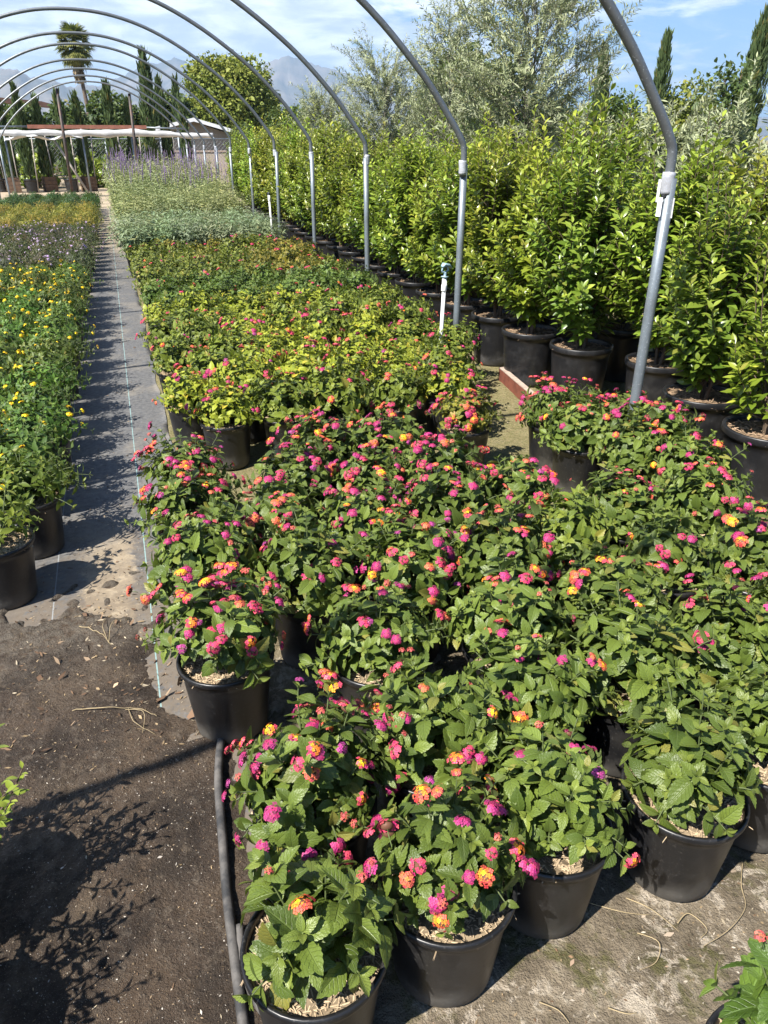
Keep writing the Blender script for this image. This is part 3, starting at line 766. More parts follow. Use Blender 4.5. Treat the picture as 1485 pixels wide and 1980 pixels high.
for lab_, pp_ in (('straight pale stalk lying by the third front pot', [(1.00, 1.02, 0), (1.04, 0.97, 0.004), (1.07, 0.90, 0)]), ('thin bent stalk between the third and fourth front pots', [(1.08, 0.92, 0), (1.12, 0.93, 0.006), (1.14, 0.885, 0.0), (1.11, 0.87, 0)]),
                  ('long arched stalk at the right edge near the fourth front pot', [(1.44, 0.94, 0), (1.38, 0.92, 0.01), (1.34, 0.89, 0.004), (1.33, 0.85, 0)]), ('short pale stalk under the lowest right lantana', [(0.80, 0.80, 0), (0.83, 0.775, 0.003), (0.855, 0.77, 0)]),
                  ('split straw lying near the second front pot', [(0.66, 0.86, 0), (0.69, 0.83, 0.003), (0.70, 0.80, 0)])):
    twig(lab_, pp_, 0.0019)
# hose along the walkway and drip lines by the hedge
mb = MB()
add_tube(mb, ground_curve([(0.10, 1.95, 0), (0.06, 1.75, 0.002), (0.04, 1.5, 0.004), (0.028, 1.33, 0.002), (0.022, 1.15, 0.004), (0.015, 0.9, 0), (0.01, 0.6, 0)], 0.013), 0.0125, 12)
tag(obj('irrigation_hose', mb.build('irrigation_hose', M['hose'])), 'dusty black hose along the walkway edge beside the nearest pot', 'hose')
mb = MB()
add_tube(mb, ground_curve([(2.95, 4.55, 0), (2.72, 4.1, 0.02), (2.62, 3.75, 0.0), (2.6, 3.3, 0.0)], 0.012), 0.011, 10)
tag(obj('drip_line', mb.build('drip_line', M['hose'])), 'grey drip hose curving past the foot of the nearest pipe post', 'hose')
mb = MB()
add_tube(mb, ground_curve([(3.5, 3.6, 0), (3.0, 3.15, 0.01), (2.78, 2.9, 0.0), (2.7, 2.5, 0.0)], 0.012), 0.011, 10)
tag(obj('drip_line', mb.build('drip_line', M['hose'])), 'black drip hose on dead leaves between two big laurel pots', 'hose')

mb = MB()
add_tube(mb, ground_curve([(0.045, 1.24, 0), (0.038, 1.15, 0.004), (0.05, 1.06, 0.004), (0.085, 0.98, 0.0), (0.12, 0.93, 0)], 0.012), 0.0105, 12)
tag(obj('drip_line', mb.build('drip_line', M['hose'])), 'short black hose bending under the pot nearest the camera', 'hose')
# timber edging board
t0 = thing('edging_board', 'red-brown timber edging board with a bare pale top', 'board', (2.73, 4.85, 0), math.atan2(0.69, 0.10) - math.pi / 2)
mb = MB(); add_box(mb, -0.019, 0.019, -0.75, 0.5, -0.01, 0.095); obj('plank', mb.build('plank', M['red_board'], smooth=False), t0)
mb = MB(); add_box(mb, -0.021, 0.021, -0.752, 0.502, 0.0955, 0.103); obj('top_edge', mb.build('top_edge', M['board_edge'], smooth=False), t0)

# ------------------------------------------------------------------ hoop house
HX = -0.2
PROF = [(2.73, 1.50), (2.73, 1.68), (2.70, 1.76), (2.60, 1.90), (2.38, 2.17), (2.0, 2.53), (1.5, 2.88), (1.0, 3.13), (0.5, 3.27), (0.0, 3.31)]
def smooth_poly(P, k=5):
    P = np.array(P, float); out = []
    n = len(P)
    for i in range(n - 1):
        p0, p1, p2, p3 = P[max(i - 1, 0)], P[i], P[i + 1], P[min(i + 2, n - 1)]
        for t in np.linspace(0, 1, k, endpoint=False):
            out.append(0.5 * ((2 * p1) + (-p0 + p2) * t + (2 * p0 - 5 * p1 + 4 * p2 - p3) * t * t + (-p0 + 3 * p1 - 3 * p2 + p3) * t ** 3))
    out.append(P[-1]); return np.array(out)
full = [(x, 0, z) for x, z in PROF] + [(-x, 0, z) for x, z in PROF[::-1][1:]]
mb = MB(); add_tube(mb, smooth_poly(full), 0.0228, 16); ARCH = mb.build('arch', M['arch'])
mb = MB(); add_tube(mb, [(0, 0, -0.2), (0, 0, 0.5), (0, 0, 1.0), (0, 0, 1.585)], 0.0272, 16); POST = mb.build('post', M['galv'])
mb = MB()
add_tube(mb, [(0, 0, 1.515), (0.001, 0, 1.53), (0, 0.001, 1.57), (-0.001, 0, 1.60), (0, 0, 1.612)], [0.0285, 0.030, 0.0295, 0.0308, 0.0288], 16)
WRAP = mb.build('tape_wrap', M['tape'])
TAPE_END = []
for a, zz, h, w in ((2.6, 1.53, 0.10, 0.02), (3.4, 1.46, 0.085, 0.022), (5.6, 1.455, 0.09, 0.026)):
    mb = MB(); x, y = math.cos(a) * 0.036, math.sin(a) * 0.036
    add_box(mb, x - 0.0012, x + 0.0012, y - w / 2, y + w / 2, zz - h / 2, zz + h / 2, rot=a + 0.5, org=(x, y))
    TAPE_END.append(mb.build('tape_end', M['white_tape'], smooth=False))
HW = ['pipe hoop arching over the bed nearest the camera', 'pipe hoop second from the camera, post by the white sprinkler riser', 'pipe hoop third from the camera, post against the pot row',
      'pipe hoop fourth from the camera, rising past the silvery olives', 'pipe hoop fifth from the camera', 'pipe hoop sixth from the camera, its post behind the short white riser',
      'pipe hoop seventh from the camera, crossing the palm crown', 'pipe hoop fourth from the far end, crossing below the palm crown', 'pipe hoop third from the far end',
      'pipe hoop next to the last, crossing the palm trunk', 'farthest pipe hoop, propped by two dark posts']
for k in range(-1, 11):
    y = 3.27 + 2.4 * k
    lab = HW[k] if k >= 0 else 'pipe hoop overhead whose shadow crosses the soil walkway'
    h = thing('hoop_frame', 'galvanised ' + lab, 'hoop', (HX, y, 0), 0, 'pipe hoops of the open hoop house')
    jj = random.uniform(-0.012, 0.012)
    obj('arch', ARCH, h, (jj, 0, (0.0, 0.0, 0, 0, 0.02, 0.03, 0.0, 0.07, 0.0, 0.0, 0.0, 0.0)[k + 1]))
    for s in (1, -1):
        obj('post', POST, h, (s * 2.73, 0, 0), (random.uniform(-0.012, 0.012), random.uniform(-0.008, 0.012), 0))
        obj('tape_wrap', WRAP, h, (s * 2.73, 0, 0.0), (0, 0, random.random() * 6))
    if k == 0:
        for te in TAPE_END: obj('tape_end', te, h, (2.73, 0, 0))

# ------------------------------------------------------------------ sprinklers
def riser(label, loc, h, lean, head=True):
    s = thing('sprinkler_riser', label, 'sprinkler', loc)
    s.rotation_euler = lean
    mb = MB(); add_tube(mb, [(0, 0, -0.05), (0, 0, h * 0.5), (0, 0, h)], 0.0135, 14); obj('pipe', mb.build('pipe', M['pvc']), s)
    mb = MB(); add_lathe(mb, [(0.001, h - 0.075), (0.0185, h - 0.075), (0.0195, h - 0.07), (0.0195, h - 0.035), (0.0185, h - 0.03), (0.0165, h - 0.03), (0.0165, h + 0.012), (0.001, h + 0.013)], 18)
    obj('coupling', mb.build('coupling', M['pvc']), s)
    if head:
        mb = MB()
        add_lathe(mb, [(0.001, h + 0.013), (0.008, h + 0.013), (0.008, h + 0.022), (0.026, h + 0.023), (0.026, h + 0.027), (0.009, h + 0.029), (0.012, h + 0.045), (0.008, h + 0.06), (0.001, h + 0.061)], 16)
        hd = obj('sprinkler_head', mb.build('sprinkler_head', M['sprinkler_blue']), s)
        mb = MB()
        add_tube(mb, [(-0.03, 0, h + 0.062), (-0.022, 0, h + 0.088), (0, 0, h + 0.095), (0.02, 0, h + 0.09), (0.028, 0, h + 0.065), (0.0, 0, h + 0.055), (-0.03, 0, h + 0.062)], 0.006, 8)
        obj('frame', mb.build('frame', M['sprinkler_blue']), hd)
        mb = MB()
        V = np.array([(-0.03, -0.012, h + .10), (-0.012, -0.02, h + .118), (0.02, -0.022, h + .112), (0.055, -0.01, h + .088), (0.055, 0.01, h + .088), (0.02, 0.022, h + .112), (-0.012, 0.02, h + .118), (-0.03, 0.012, h + .10)])
        V2 = V - np.array([0, 0, 0.014])
        mb.add(np.concatenate([V, V2]), [(0, 1, 6, 7), (1, 2, 5, 6), (2, 3, 4, 5), (15, 14, 9, 8), (14, 13, 10, 9), (13, 12, 11, 10)] + [(i, i + 8, (i + 1) % 8 + 8, (i + 1) % 8) for i in range(8)])
        obj('deflector', mb.build('deflector', M['sprinkler_blue']), hd)
    else:
        mb = MB(); add_lathe(mb, [(0.001, h + 0.013), (0.02, h + 0.013), (0.022, h + 0.03), (0.012, h + 0.05), (0.001, h + 0.055)], 14)
        obj('sprinkler_head', mb.build('sprinkler_head', M['dark_plastic']), s)
riser('white pipe sprinkler riser with a pale blue impact head among the lantanas', (2.12, 5.04, 0), 0.865, (0.02, 0.02, 0.3))
riser('short white pipe riser standing at the end of the grey-green sages', (2.28, 12.1, 0), 1.0, (0.0, -0.03, 0), False)

# ------------------------------------------------------------------ plant kinds
LANT = [bush(100 + i, 50 + (i % 3) * 5, 0.205, 0.232, 0.275, 0.050, 6, LT_LANT, (M['lantana'], M['stem'])) for i in range(7)]
LANT_FRONT = bush(131, 19, 0.142, 0.20, 0.27, 0.064, 5, LT_LANT, (M['lantana'], M['stem']), low=0.3, tilt_max=80)
LANT_EDGE = [bush(150 + i, 40, 0.182, 0.232, 0.28, 0.052, 6, LT_LANT, (M['lantana'], M['stem']), tilt_max=76) for i in range(3)]
LANT_BIG = [bush(140 + i, 54, 0.22, 0.235, 0.275, 0.045, 6, LT_LANT, (M['lantana'], M['stem'])) for i in range(4)]
YLANT = [bush(200 + i, 64, 0.235, 0.185, 0.27, 0.043, 6, LT_SMALL, (M['yellow_lantana'], M['stem']), low=0.4) for i in range(4)]
YYOUNG = bush(210, 16, 0.20, 0.17, 0.28, 0.052, 5, LT_SMALL, (M['straw_bush'], M['stem']), low=0.3)
TRAIL = [bush(220 + i, 50, 0.26, 0.20, 0.27, 0.036, 5, LT_SMALL, (M['trailing'], M['stem']), low=0.4) for i in range(3)]
STRAW = [bush(230 + i, 48, 0.26, 0.22, 0.27, 0.05, 5, LT_NARROW + LT_SMALL, (M['straw_bush'], M['stem']), low=0.35) for i in range(3)]
DARK = [bush(240 + i, 46, 0.26, 0.2, 0.26, 0.055, 5, LT_NARROW + LT_SMALL, (M['dark_bush'], M['stem']), low=0.35) for i in range(2)]

def shoots(seed, n, rad, h0, h1, flare, leaf, per, tmpls, mats, z0, lean=0.2, young=0.5, up=0.5, start=0.12):
    """a tuft of upright shoots clothed with leaves (sages)"""
    g = np.random.default_rng(seed); mb = MB(); sb = MB(); tips = []
    P, D, N, S, W = [], [], [], [], []
    for i in range(n):
        az = i * 2.39996 + g.normal(0, 0.3); f = math.sqrt((i + 0.5) / n)
        st = np.array([math.cos(az), math.sin(az), 0]) * rad * 0.3 * f + np.array([0, 0, z0])
        h = h0 + (h1 - h0) * g.random()
        end = st + np.array([math.cos(az) * flare * f, math.sin(az) * flare * f, h * (1 - 0.18 * f)]) + np.append(g.normal(0, lean * 0.1, 2), 0)
        ctl = (st + end) / 2 + np.array([0, 0, 0.08 * h]) + g.normal(0, 0.01, 3)
        pts = bez(st, ctl, end, np.linspace(0, 1, 6)); add_tube(sb, pts, np.linspace(0.003, 0.0012, 6), 4, 0, cap=False)
        tn = np.linspace(start, 1.0, per)
        pn = bez(st, ctl, end, tn); T = norm(end - ctl)
        a = norm(np.cross(T, np.array([0.3, 0.5, 0.1]))); b = np.cross(T, a)
        ph = g.random() * 6.28 + np.arange(per) * 2.4 + g.normal(0, 0.3, per)
        o = np.cos(ph)[:, None] * a + np.sin(ph)[:, None] * b
        dr = norm(o + T * (up + g.normal(0, 0.2, per))[:, None])
        P.append(pn); D.append(dr); N.append(np.repeat(T[None], per, 0) + g.normal(0, 0.3, (per, 3)))
        S.append(leaf * np.exp(g.normal(0, 0.2, per)) * (1.1 - 0.45 * tn ** 2))
        w = leafvar(per, g, np.clip(tn ** 3 * young * (0.4 + g.random()), 0, 1)); W.append(w)
        tips.append((end, T))
    scatter_mixed(mb, tmpls, np.concatenate(P), np.concatenate(D), np.concatenate(N), np.concatenate(S), np.concatenate(W), 0, g)
    return mb.build('foliage', mats[0], 'leafvar'), sb.build('stem', mats[1]), tips
SAGE = [shoots(300 + i, 60, 0.2, 0.33, 0.55, 0.27, 0.09, 13, LT_NARROW, (M['sage'], M['stem']), 0.25) for i in range(3)]
TSAGE = [shoots(310 + i, 60, 0.22, 0.60, 0.98, 0.26, 0.085, 20, LT_NARROW, (M['tall_sage'], M['stem']), 0.25, up=0.35) for i in range(4)]
mb = MB(); g = np.random.default_rng(3)
add_tube(mb, [(0, 0, -0.02), (0.004, 0, 0.1), (0.012, 0, 0.22), (0.025, 0, 0.3)], [0.003, 0.006, 0.004, 0.0015], 5)
n = 70; tt = g.random(n); P = np.stack([0.02 * tt ** 2, 0 * tt, tt * 0.3], 1); a = g.random(n) * 6.28
D = np.stack([np.cos(a), np.sin(a), 0.6 + 0 * a], 1)
scatter(mb, LT_SMALL[0], P, D, np.stack([0 * a, 0 * a, 1 + 0 * a], 1) + g.normal(0, 0.2, (n, 3)), 0.017 * (1.2 - tt), np.ones((n, 4)))
SPIKE = mb.build('flower_spike', M['spike'])

def laurel(seed, h, rad, n_shoot, per=24, leaf=0.077):
    g = np.random.default_rng(seed); mb = MB(); sb = MB()
    z0 = 0.385
    P, D, N, S, W = [], [], [], [], []
    trunks = []
    for k in range(3):
        a = k * 2.1 + g.random(); top = np.array([math.cos(a) * 0.12, math.sin(a) * 0.12, h * 0.8]) + np.append(g.normal(0, 0.04, 2), 0)
        st = np.array([math.cos(a) * 0.02, math.sin(a) * 0.02, z0 - 0.02]); ctl = (st + top) / 2 + np.append(g.normal(0, 0.03, 2), 0)
        tp = bez(st, ctl, top, np.linspace(0, 1, 9)); add_tube(sb, tp, np.linspace(0.013, 0.005, 9), 6, 0, cap=False); trunks.append((st, ctl, top))
    for i in range(n_shoot):
        f = (i + 0.5) / n_shoot
        zf = 0.10 + 0.90 * f ** 0.9
        tr = trunks[g.integers(0, 3)]
        s0 = bez(*tr, [min(1, zf * 0.95)])[0]
        az = i * 2.39996 + g.normal(0, 0.4)
        prof = (0.62 + 0.5 * math.sin(math.pi * min(1, zf * 0.95) ** 0.75)) * (1.0 if zf < 0.8 else 1 - (zf - 0.8) * 2.3)
        reach = rad * prof * (0.55 + 0.5 * g.random())
        rise = (0.12 + 0.22 * zf + 0.1 * g.random()) * (1.25 if zf > 0.8 else 1)
        if g.random() < 0.12: rise += 0.12 + 0.16 * g.random()
        end = s0 + np.array([math.cos(az) * reach, math.sin(az) * reach, rise])
        if zf < 0.3: end[:2] = s0[:2] + (end[:2] - s0[:2]) * (0.55 + 1.5 * (zf - 0.0))
        end[2] = max(end[2], z0 + 0.12)
        ctl = s0 + (end - s0) * np.array([0.65, 0.65, 0.25]) + g.normal(0, 0.02, 3)
        add_tube(sb, bez(s0, ctl, end, np.linspace(0, 1, 6)), np.linspace(0.0045, 0.002, 6), 4, 0, cap=False)
        tn = np.linspace(0.22, 1.0, per) ** 0.85
        pn = bez(s0, ctl, end, tn); T = norm(bez(s0, ctl, end, np.minimum(tn + 0.05, 1.1)) - bez(s0, ctl, end, tn - 0.05))
        ph = g.random() * 6.28 + np.arange(per) * 2.4
        a = norm(np.cross(T, np.array([0.3, 0.5, 0.2]))); b = np.cross(T, a)
        o = np.cos(ph)[:, None] * a + np.sin(ph)[:, None] * b
        dr = norm(o + T * (0.45 + 0.6 * tn ** 3 + g.normal(0, 0.2, per))[:, None] + np.array([0, 0, 0.12]))
        P.append(pn); D.append(dr); N.append(T + np.array([0, 0, 0.5]) + g.normal(0, 0.3, (per, 3)))
        S.append(leaf * np.exp(g.normal(0, 0.16, per)) * (1.08 - 0.4 * tn ** 4))
        yv = np.clip((tn ** 2.2) * (0.25 + 0.6 * g.random()) * (0.45 + 0.55 * zf) + (g.random(per) < 0.02) * 0.8, 0, 1)
        W.append(leafvar(per, g, yv))
    scatter_mixed(mb, LT_OVAL, np.concatenate(P), np.concatenate(D), np.concatenate(N), np.concatenate(S), np.concatenate(W), 0, g)
    return mb.build('foliage', M['laurel'], 'leafvar'), sb.build('stem', M['woody'])
LAUREL = [laurel(400 + i, 1.55 + 0.15 * (i % 3), 0.37, 128 + 6 * i) for i in range(6)]
SMALL_LAUREL = laurel(420, 0.95, 0.27, 34)
PITTO = [laurel(430 + i, 0.0, 0.26, 44, 16, 0.042) for i in range(1)]

def olive(seed, h, rad, n_branch, leaf=0.056, bare=0.25, droop=0.35):
    g = np.random.default_rng(seed); mb = MB(); sb = MB()
    P, D, N, S, W = [], [], [], [], []
    top = np.array([g.normal(0, 0.08), g.normal(0, 0.08), h * 0.72])
    tr = (np.array([0, 0, 0.0]), np.array([g.normal(0, 0.08), g.normal(0, 0.08), h * 0.4]), top)
    add_tube(sb, bez(*tr, np.linspace(0, 1, 10)), np.linspace(0.03, 0.008, 10), 8, 0, cap=False)
    for i in range(n_branch):
        f = (i + 0.5) / n_branch; zf = bare + (1 - bare) * f
        s0 = bez(*tr, [zf])[0]; az = i * 2.39996 + g.normal(0, 0.5)
        reach = rad * (0.45 + 0.6 * math.sin(math.pi * min(1, f * 0.85 + 0.12))) * (0.5 + 0.6 * g.random())
        rise = h * (0.10 + 0.20 * g.random())
        end = s0 + np.array([math.cos(az) * reach, math.sin(az) * reach, rise])
        ctl = s0 + (end - s0) * np.array([0.5, 0.5, 0.75])
        bp = bez(s0, ctl, end, np.linspace(0, 1, 8)); add_tube(sb, bp, np.linspace(0.006, 0.002, 8), 5, 0, cap=False)
        for j in range(8):
            t = 0.2 + 0.8 * (j + g.random()) / 8
            q0 = bez(s0, ctl, end, [t])[0]
            dv = norm(np.array([math.cos(az), math.sin(az), 0.7]) + g.normal(0, 0.6, 3))
            ln = 0.20 + 0.26 * g.random()
            q2 = q0 + dv * ln + np.array([0, 0, -droop * ln * g.random() + 0.1]); q1 = q0 + dv * ln * 0.5 + np.array([0, 0, 0.05])
            tw = bez(q0, q1, q2, np.linspace(0, 1, 5)); add_tube(sb, tw, np.linspace(0.002, 0.001, 5), 3, 0, cap=False)
            per = 36
            tn = np.linspace(0.04, 1, per); pn = bez(q0, q1, q2, tn); T = norm(q2 - q0)
            a = norm(np.cross(T, np.array([0.2, 0.4, 0.5]))); b = np.cross(T, a)
            ph = np.arange(per) * math.pi + np.arange(per) // 2 * 1.57 + g.normal(0, 0.3, per)
            o = np.cos(ph)[:, None] * a + np.sin(ph)[:, None] * b
            P.append(pn); D.append(norm(o + T * 0.75 + g.normal(0, 0.15, (per, 3)))); N.append(T + np.array([0, 0, 0.4]) + g.normal(0, 0.5, (per, 3)))
            S.append(leaf * np.exp(g.normal(0, 0.2, per))); W.append(leafvar(per, g, np.clip(tn * (0.2 + 0.5 * f + 0.3 * g.random()), 0, 1)))
    scatter_mixed(mb, LT_OLIVE, np.concatenate(P), np.concatenate(D), np.concatenate(N), np.concatenate(S), np.concatenate(W), 0, g)
    return mb.build('crown', M['olive'], 'leafvar'), sb.build('trunk', M['olive_bark'])

def cypress(seed, h, rad, n, z0=0.3, leaf=0.16):
    g = np.random.default_rng(seed); mb = MB(); sb = MB()
    add_tube(sb, [(0, 0, 0), (0.01, 0, h * 0.4), (0, 0.01, h * 0.9)], [0.035 + 0.01 * h / 4, 0.025, 0.006], 7)
    f = g.random(n) ** 1.1; az = g.random(n) * 6.283
    lob = g.random(5) * 6.28
    rr = rad * np.minimum(1, (1 - f) ** 0.55 * 1.15 + 0.02) * (0.75 + 0.25 * f * 0 + 0.22 * np.sin(3 * az + 9 * f + lob[0]) + 0.12 * np.sin(17 * f + 2 * az + lob[1])) * (0.62 + 0.45 * g.random(n))
    P = np.stack([rr * np.cos(az), rr * np.sin(az), z0 + f * (h - z0 - leaf * 0.6)], 1)
    D = np.stack([np.cos(az) * 0.35, np.sin(az) * 0.35, 1 + 0 * az], 1) + g.normal(0, 0.14, (n, 3))
    N = np.stack([np.cos(az), np.sin(az), 0.2 + 0 * az], 1) + g.normal(0, 0.35, (n, 3))
    scatter_mixed(mb, LT_WISP, P, D, N, leaf * np.exp(g.normal(0, 0.3, n)), leafvar(n, g, np.clip(g.random(n) * 0.7, 0, 1)), 0, g)
    return mb.build('crown', M['cypress'], 'leafvar'), sb.build('trunk', M['bark'])

def tree(seed, h, rad, lobes, n, mat, leaf=0.22, trunk_h=0.35, sq=0.8, trunk_r=0.16):
    """broad tree: tapered trunk, limbs to each lobe, leaf clumps through the lobes with gaps between them"""
    g = np.random.default_rng(seed); mb = MB(); sb = MB()
    add_tube(sb, [(0, 0, -0.1), (0.05, 0, h * trunk_h * 0.6), (0, 0.05, h * trunk_h), (0.02, 0.02, h * 0.7)], [trunk_r, trunk_r * 0.8, trunk_r * 0.65, trunk_r * 0.25], 9)
    for i in range(lobes):
        az = i * 2.39996 + g.normal(0, 0.3); f = (i + 0.5) / lobes
        el = g.uniform(0.0, 1.0)
        zc = h * trunk_h + (h - h * trunk_h) * (0.1 + 0.78 * f)
        rc = rad * 0.72 * math.sqrt(max(0.05, 1 - ((f - 0.35) / 0.72) ** 2)) * (0.45 + 0.55 * g.random())
        c = np.array([rc * math.cos(az), rc * math.sin(az), zc]); lr = rad * (0.26 + 0.2 * g.random())
        add_tube(sb, bez(np.array([0, 0, h * trunk_h * (0.8 + 0.5 * f)]), (c + np.array([0, 0, h * trunk_h])) / 2 + np.array([0, 0, 0.1]), c, np.linspace(0, 1, 6)), np.linspace(trunk_r * 0.4, 0.015, 6), 5, 0, cap=False)
        m = int(n / lobes * (lr / (rad * 0.36)) ** 2)
        d = norm(g.normal(0, 1, (m, 3))); r_ = lr * (0.45 + 0.6 * g.random(m) ** 0.7) * (1 + 0.22 * np.sin(4 * d[:, 0] + 5 * d[:, 2] + i) + 0.15 * np.sin(9 * d[:, 1] + 7 * d[:, 0]))
        P = c + d * r_[:, None] * np.array([1, 1, sq])
        D = d + g.normal(0, 0.6, (m, 3)) + np.array([0, 0, -0.1]); N = d * 0.6 + np.array([0, 0, 0.7]) + g.normal(0, 0.45, (m, 3))
        yv = np.clip(0.35 * d[:, 2] + 0.3 * g.random(m) + g.normal(0, 0.1) - 0.05, 0, 1)
        W = leafvar(m, g, yv); W[:, 0] = np.clip(W[:, 0] * 0.6 + 0.4 * g.random(), 0, 1)
        scatter_mixed(mb, LT_CHUNK, P, D, N, leaf * np.exp(g.normal(0, 0.3, m)), W, 0, g)
    return mb.build('crown', mat, 'leafvar'), sb.build('trunk', M['bark'])

# ------------------------------------------------------------------ potted plant assembler
def potted(name, label, cat, x, y, kind, flowers=(), group=None, tint=(1, 1, 1), scale=1.0, pot=POT5, mix=MIX5, rz=None, ptilt=True, z=0.0, stretch=1.0, soil=True, stem=True, pairs=False):
    rz = random.random() * 6.283 if rz is None else rz
    o = thing(name, label, cat, (x, y, z), rz, group)
    p = obj('pot', pot, o)
    if soil: obj('potting_mix', random.choice(mix), o, rot=(0, 0, random.random() * 6))
    f = obj('foliage', kind[0], o, scale=(scale, scale, scale * stretch), color=tint)
    base = 0.28 if pot is POT5 else 0.385
    f.location = (0, 0, base * (1 - scale * stretch))
    if stem:
        s = obj('stem', kind[1], o, f.location, scale=f.scale)
    if flowers:
        zs = sorted(range(len(kind[2])), key=lambda i: -kind[2][i][0][2] + random.gauss(0, 0.07))
        sites = zs[:max(len(flowers), int(len(zs) * 0.75))]; random.shuffle(sites); sites = sites[:len(flowers)]
        if kind is LANT_FRONT: sites = sorted(range(len(kind[2])), key=lambda i: -kind[2][i][0][2])[:len(flowers)]
        for hm, i in zip(flowers, sites):
            pp, tt = kind[2][i]
            T = Vector(tt) * 0.75 + Vector((0, 0, 0.45)) + Vector((random.gauss(0, .18), random.gauss(0, .18), 0)); T.normalize()
            loc = Vector((pp[0] * scale, pp[1] * scale, pp[2] * scale * stretch)) + Vector(f.location) + T * random.uniform(0.016, 0.034)
            fl = obj('flower_head', hm, o, loc)
            q = T.to_track_quat('Z', 'Y'); fl.rotation_mode = 'QUATERNION'; fl.rotation_quaternion = q
            s = random.uniform(0.7, 1.04); fl.scale = (s, s, s)
            if pairs and random.random() < 0.45:
                a_ = random.random() * 6.28; off = q @ Vector((math.cos(a_) * 0.032, math.sin(a_) * 0.032, random.uniform(-0.012, 0.004)))
                f2 = obj('flower_head', random.choice([hm, HEADS['magenta'], HEADS['pink'], HEADS['coral']]), o, loc + off); f2.rotation_mode = 'QUATERNION'; f2.rotation_quaternion = q
                s *= random.uniform(0.7, 1.0); f2.scale = (s, s, s)
    return o

def heads(n, mixture=HEAD_MIX): return [HEADS[random.choice(mixture)] for _ in range(n)]

# ---- the lantana bed -------------------------------------------------------
# rows from the camera back; columns from the walkway to the right.  (x, y, kind index, flowers, tint, scale)
G0 = (1, 1, 1); GY = (1.3, 1.2, 0.85); YL = (2.1, 1.75, 0.85); DG = (0.78, 0.9, 0.85); OL = (1.45, 1.05, 0.8)
ROWS = []
ROWS.append([(0.18, 0.975, 'F', 1, G0, 1.0), (0.49, 1.02, 'E0', 10, G0, 1.0), (0.785, 1.09, 'E1', 4, G0, 0.9), (1.16, 1.07, 'E2', 0, G0, 1.0), (1.47, 1.12, 'E0', 1, G0, 0.92)])
ROWS.append([(0.27, 1.34, 4, 28, G0, 1.05), (0.60, 1.40, 5, 9, G0, 1.02), (0.92, 1.46, 0, 6, G0, 0.98), (1.27, 1.47, 1, 2, G0, 1.05), (1.62, 1.46, 2, 7, G0, 1.02), (1.96, 1.5, 6, 6, G0, 1.0)])
ROWS.append([(0.14, 2.0, 'E1', 17, G0, 1.08), (0.60, 1.84, 3, 6, G0, 0.95), (1.02, 1.76, 4, 6, G0, 1.02), (1.42, 1.82, 5, 8, G0, 1.0), (1.78, 1.98, 0, 3, G0, 0.95), (2.10, 1.86, 1, 8, G0, 1.02)])
ROWS.append([(0.15, 2.50, 2, 7, G0, 1.08), (0.48, 2.28, 1, 9, G0, 1.02), (0.83, 2.18, 5, 12, G0, 1.04), (1.18, 2.15, 6, 12, G0, 1.02), (1.52, 2.24, 3, 2, (1.15, 1.1, 0.9), 0.98), (1.86, 2.38, 4, 5, G0, 1.02), (2.2, 2.30, 0, 7, G0, 1.02)])
ROWS.append([(0.14, 2.92, 3, 9, G0, 1.05), (0.46, 2.70, 0, 10, G0, 1.02), (0.80, 2.58, 2, 14, G0, 1.02), (1.14, 2.55, 4, 13, G0, 1.02), (1.48, 2.62, 5, 9, G0, 0.98), (2.30, 2.93, 6, 3, G0, 1.05), (2.36, 2.56, 1, 8, G0, 1.0)])
ROWS.append([(0.17, 3.40, 1, 14, G0, 0.98), (0.62, 3.12, 6, 9, G0, 1.0), (0.94, 2.98, 3, 12, G0, 0.98), (1.28, 2.96, 0, 11, G0, 0.98), (2.22, 3.27, 2, 7, G0, 1.0), (2.60, 3.10, 5, 10, G0, 1.0)])
ROWS.append([(0.84, 3.46, 4, 12, G0, 1.0), (1.14, 3.34, 1, 12, G0, 0.96), (1.74, 3.72, 'B1', 13, OL, 0.86), (2.25, 3.60, 'B0', 13, G0, 0.95), (2.56, 3.40, 'B2', 10, G0, 0.92)])
used_labels = set()
COLW = ['first', 'second', 'third', 'fourth', 'fifth', 'sixth', 'seventh', 'eighth']
def lant_look(nf, tint):
    fol = 'yellow-leaved' if tint[0] > 1.6 else ('pale-leaved' if tint[0] > 1.2 else ('dark-leaved' if tint[0] < 0.9 else 'green'))
    fl = 'without open flowers' if nf == 0 else ('with one or two flowers' if nf <= 2 else ('with a few pink flowers' if nf <= 6 else ('with several pink flowers' if nf <= 12 else 'full of pink flowers')))
    return fol + ' lantana ' + fl
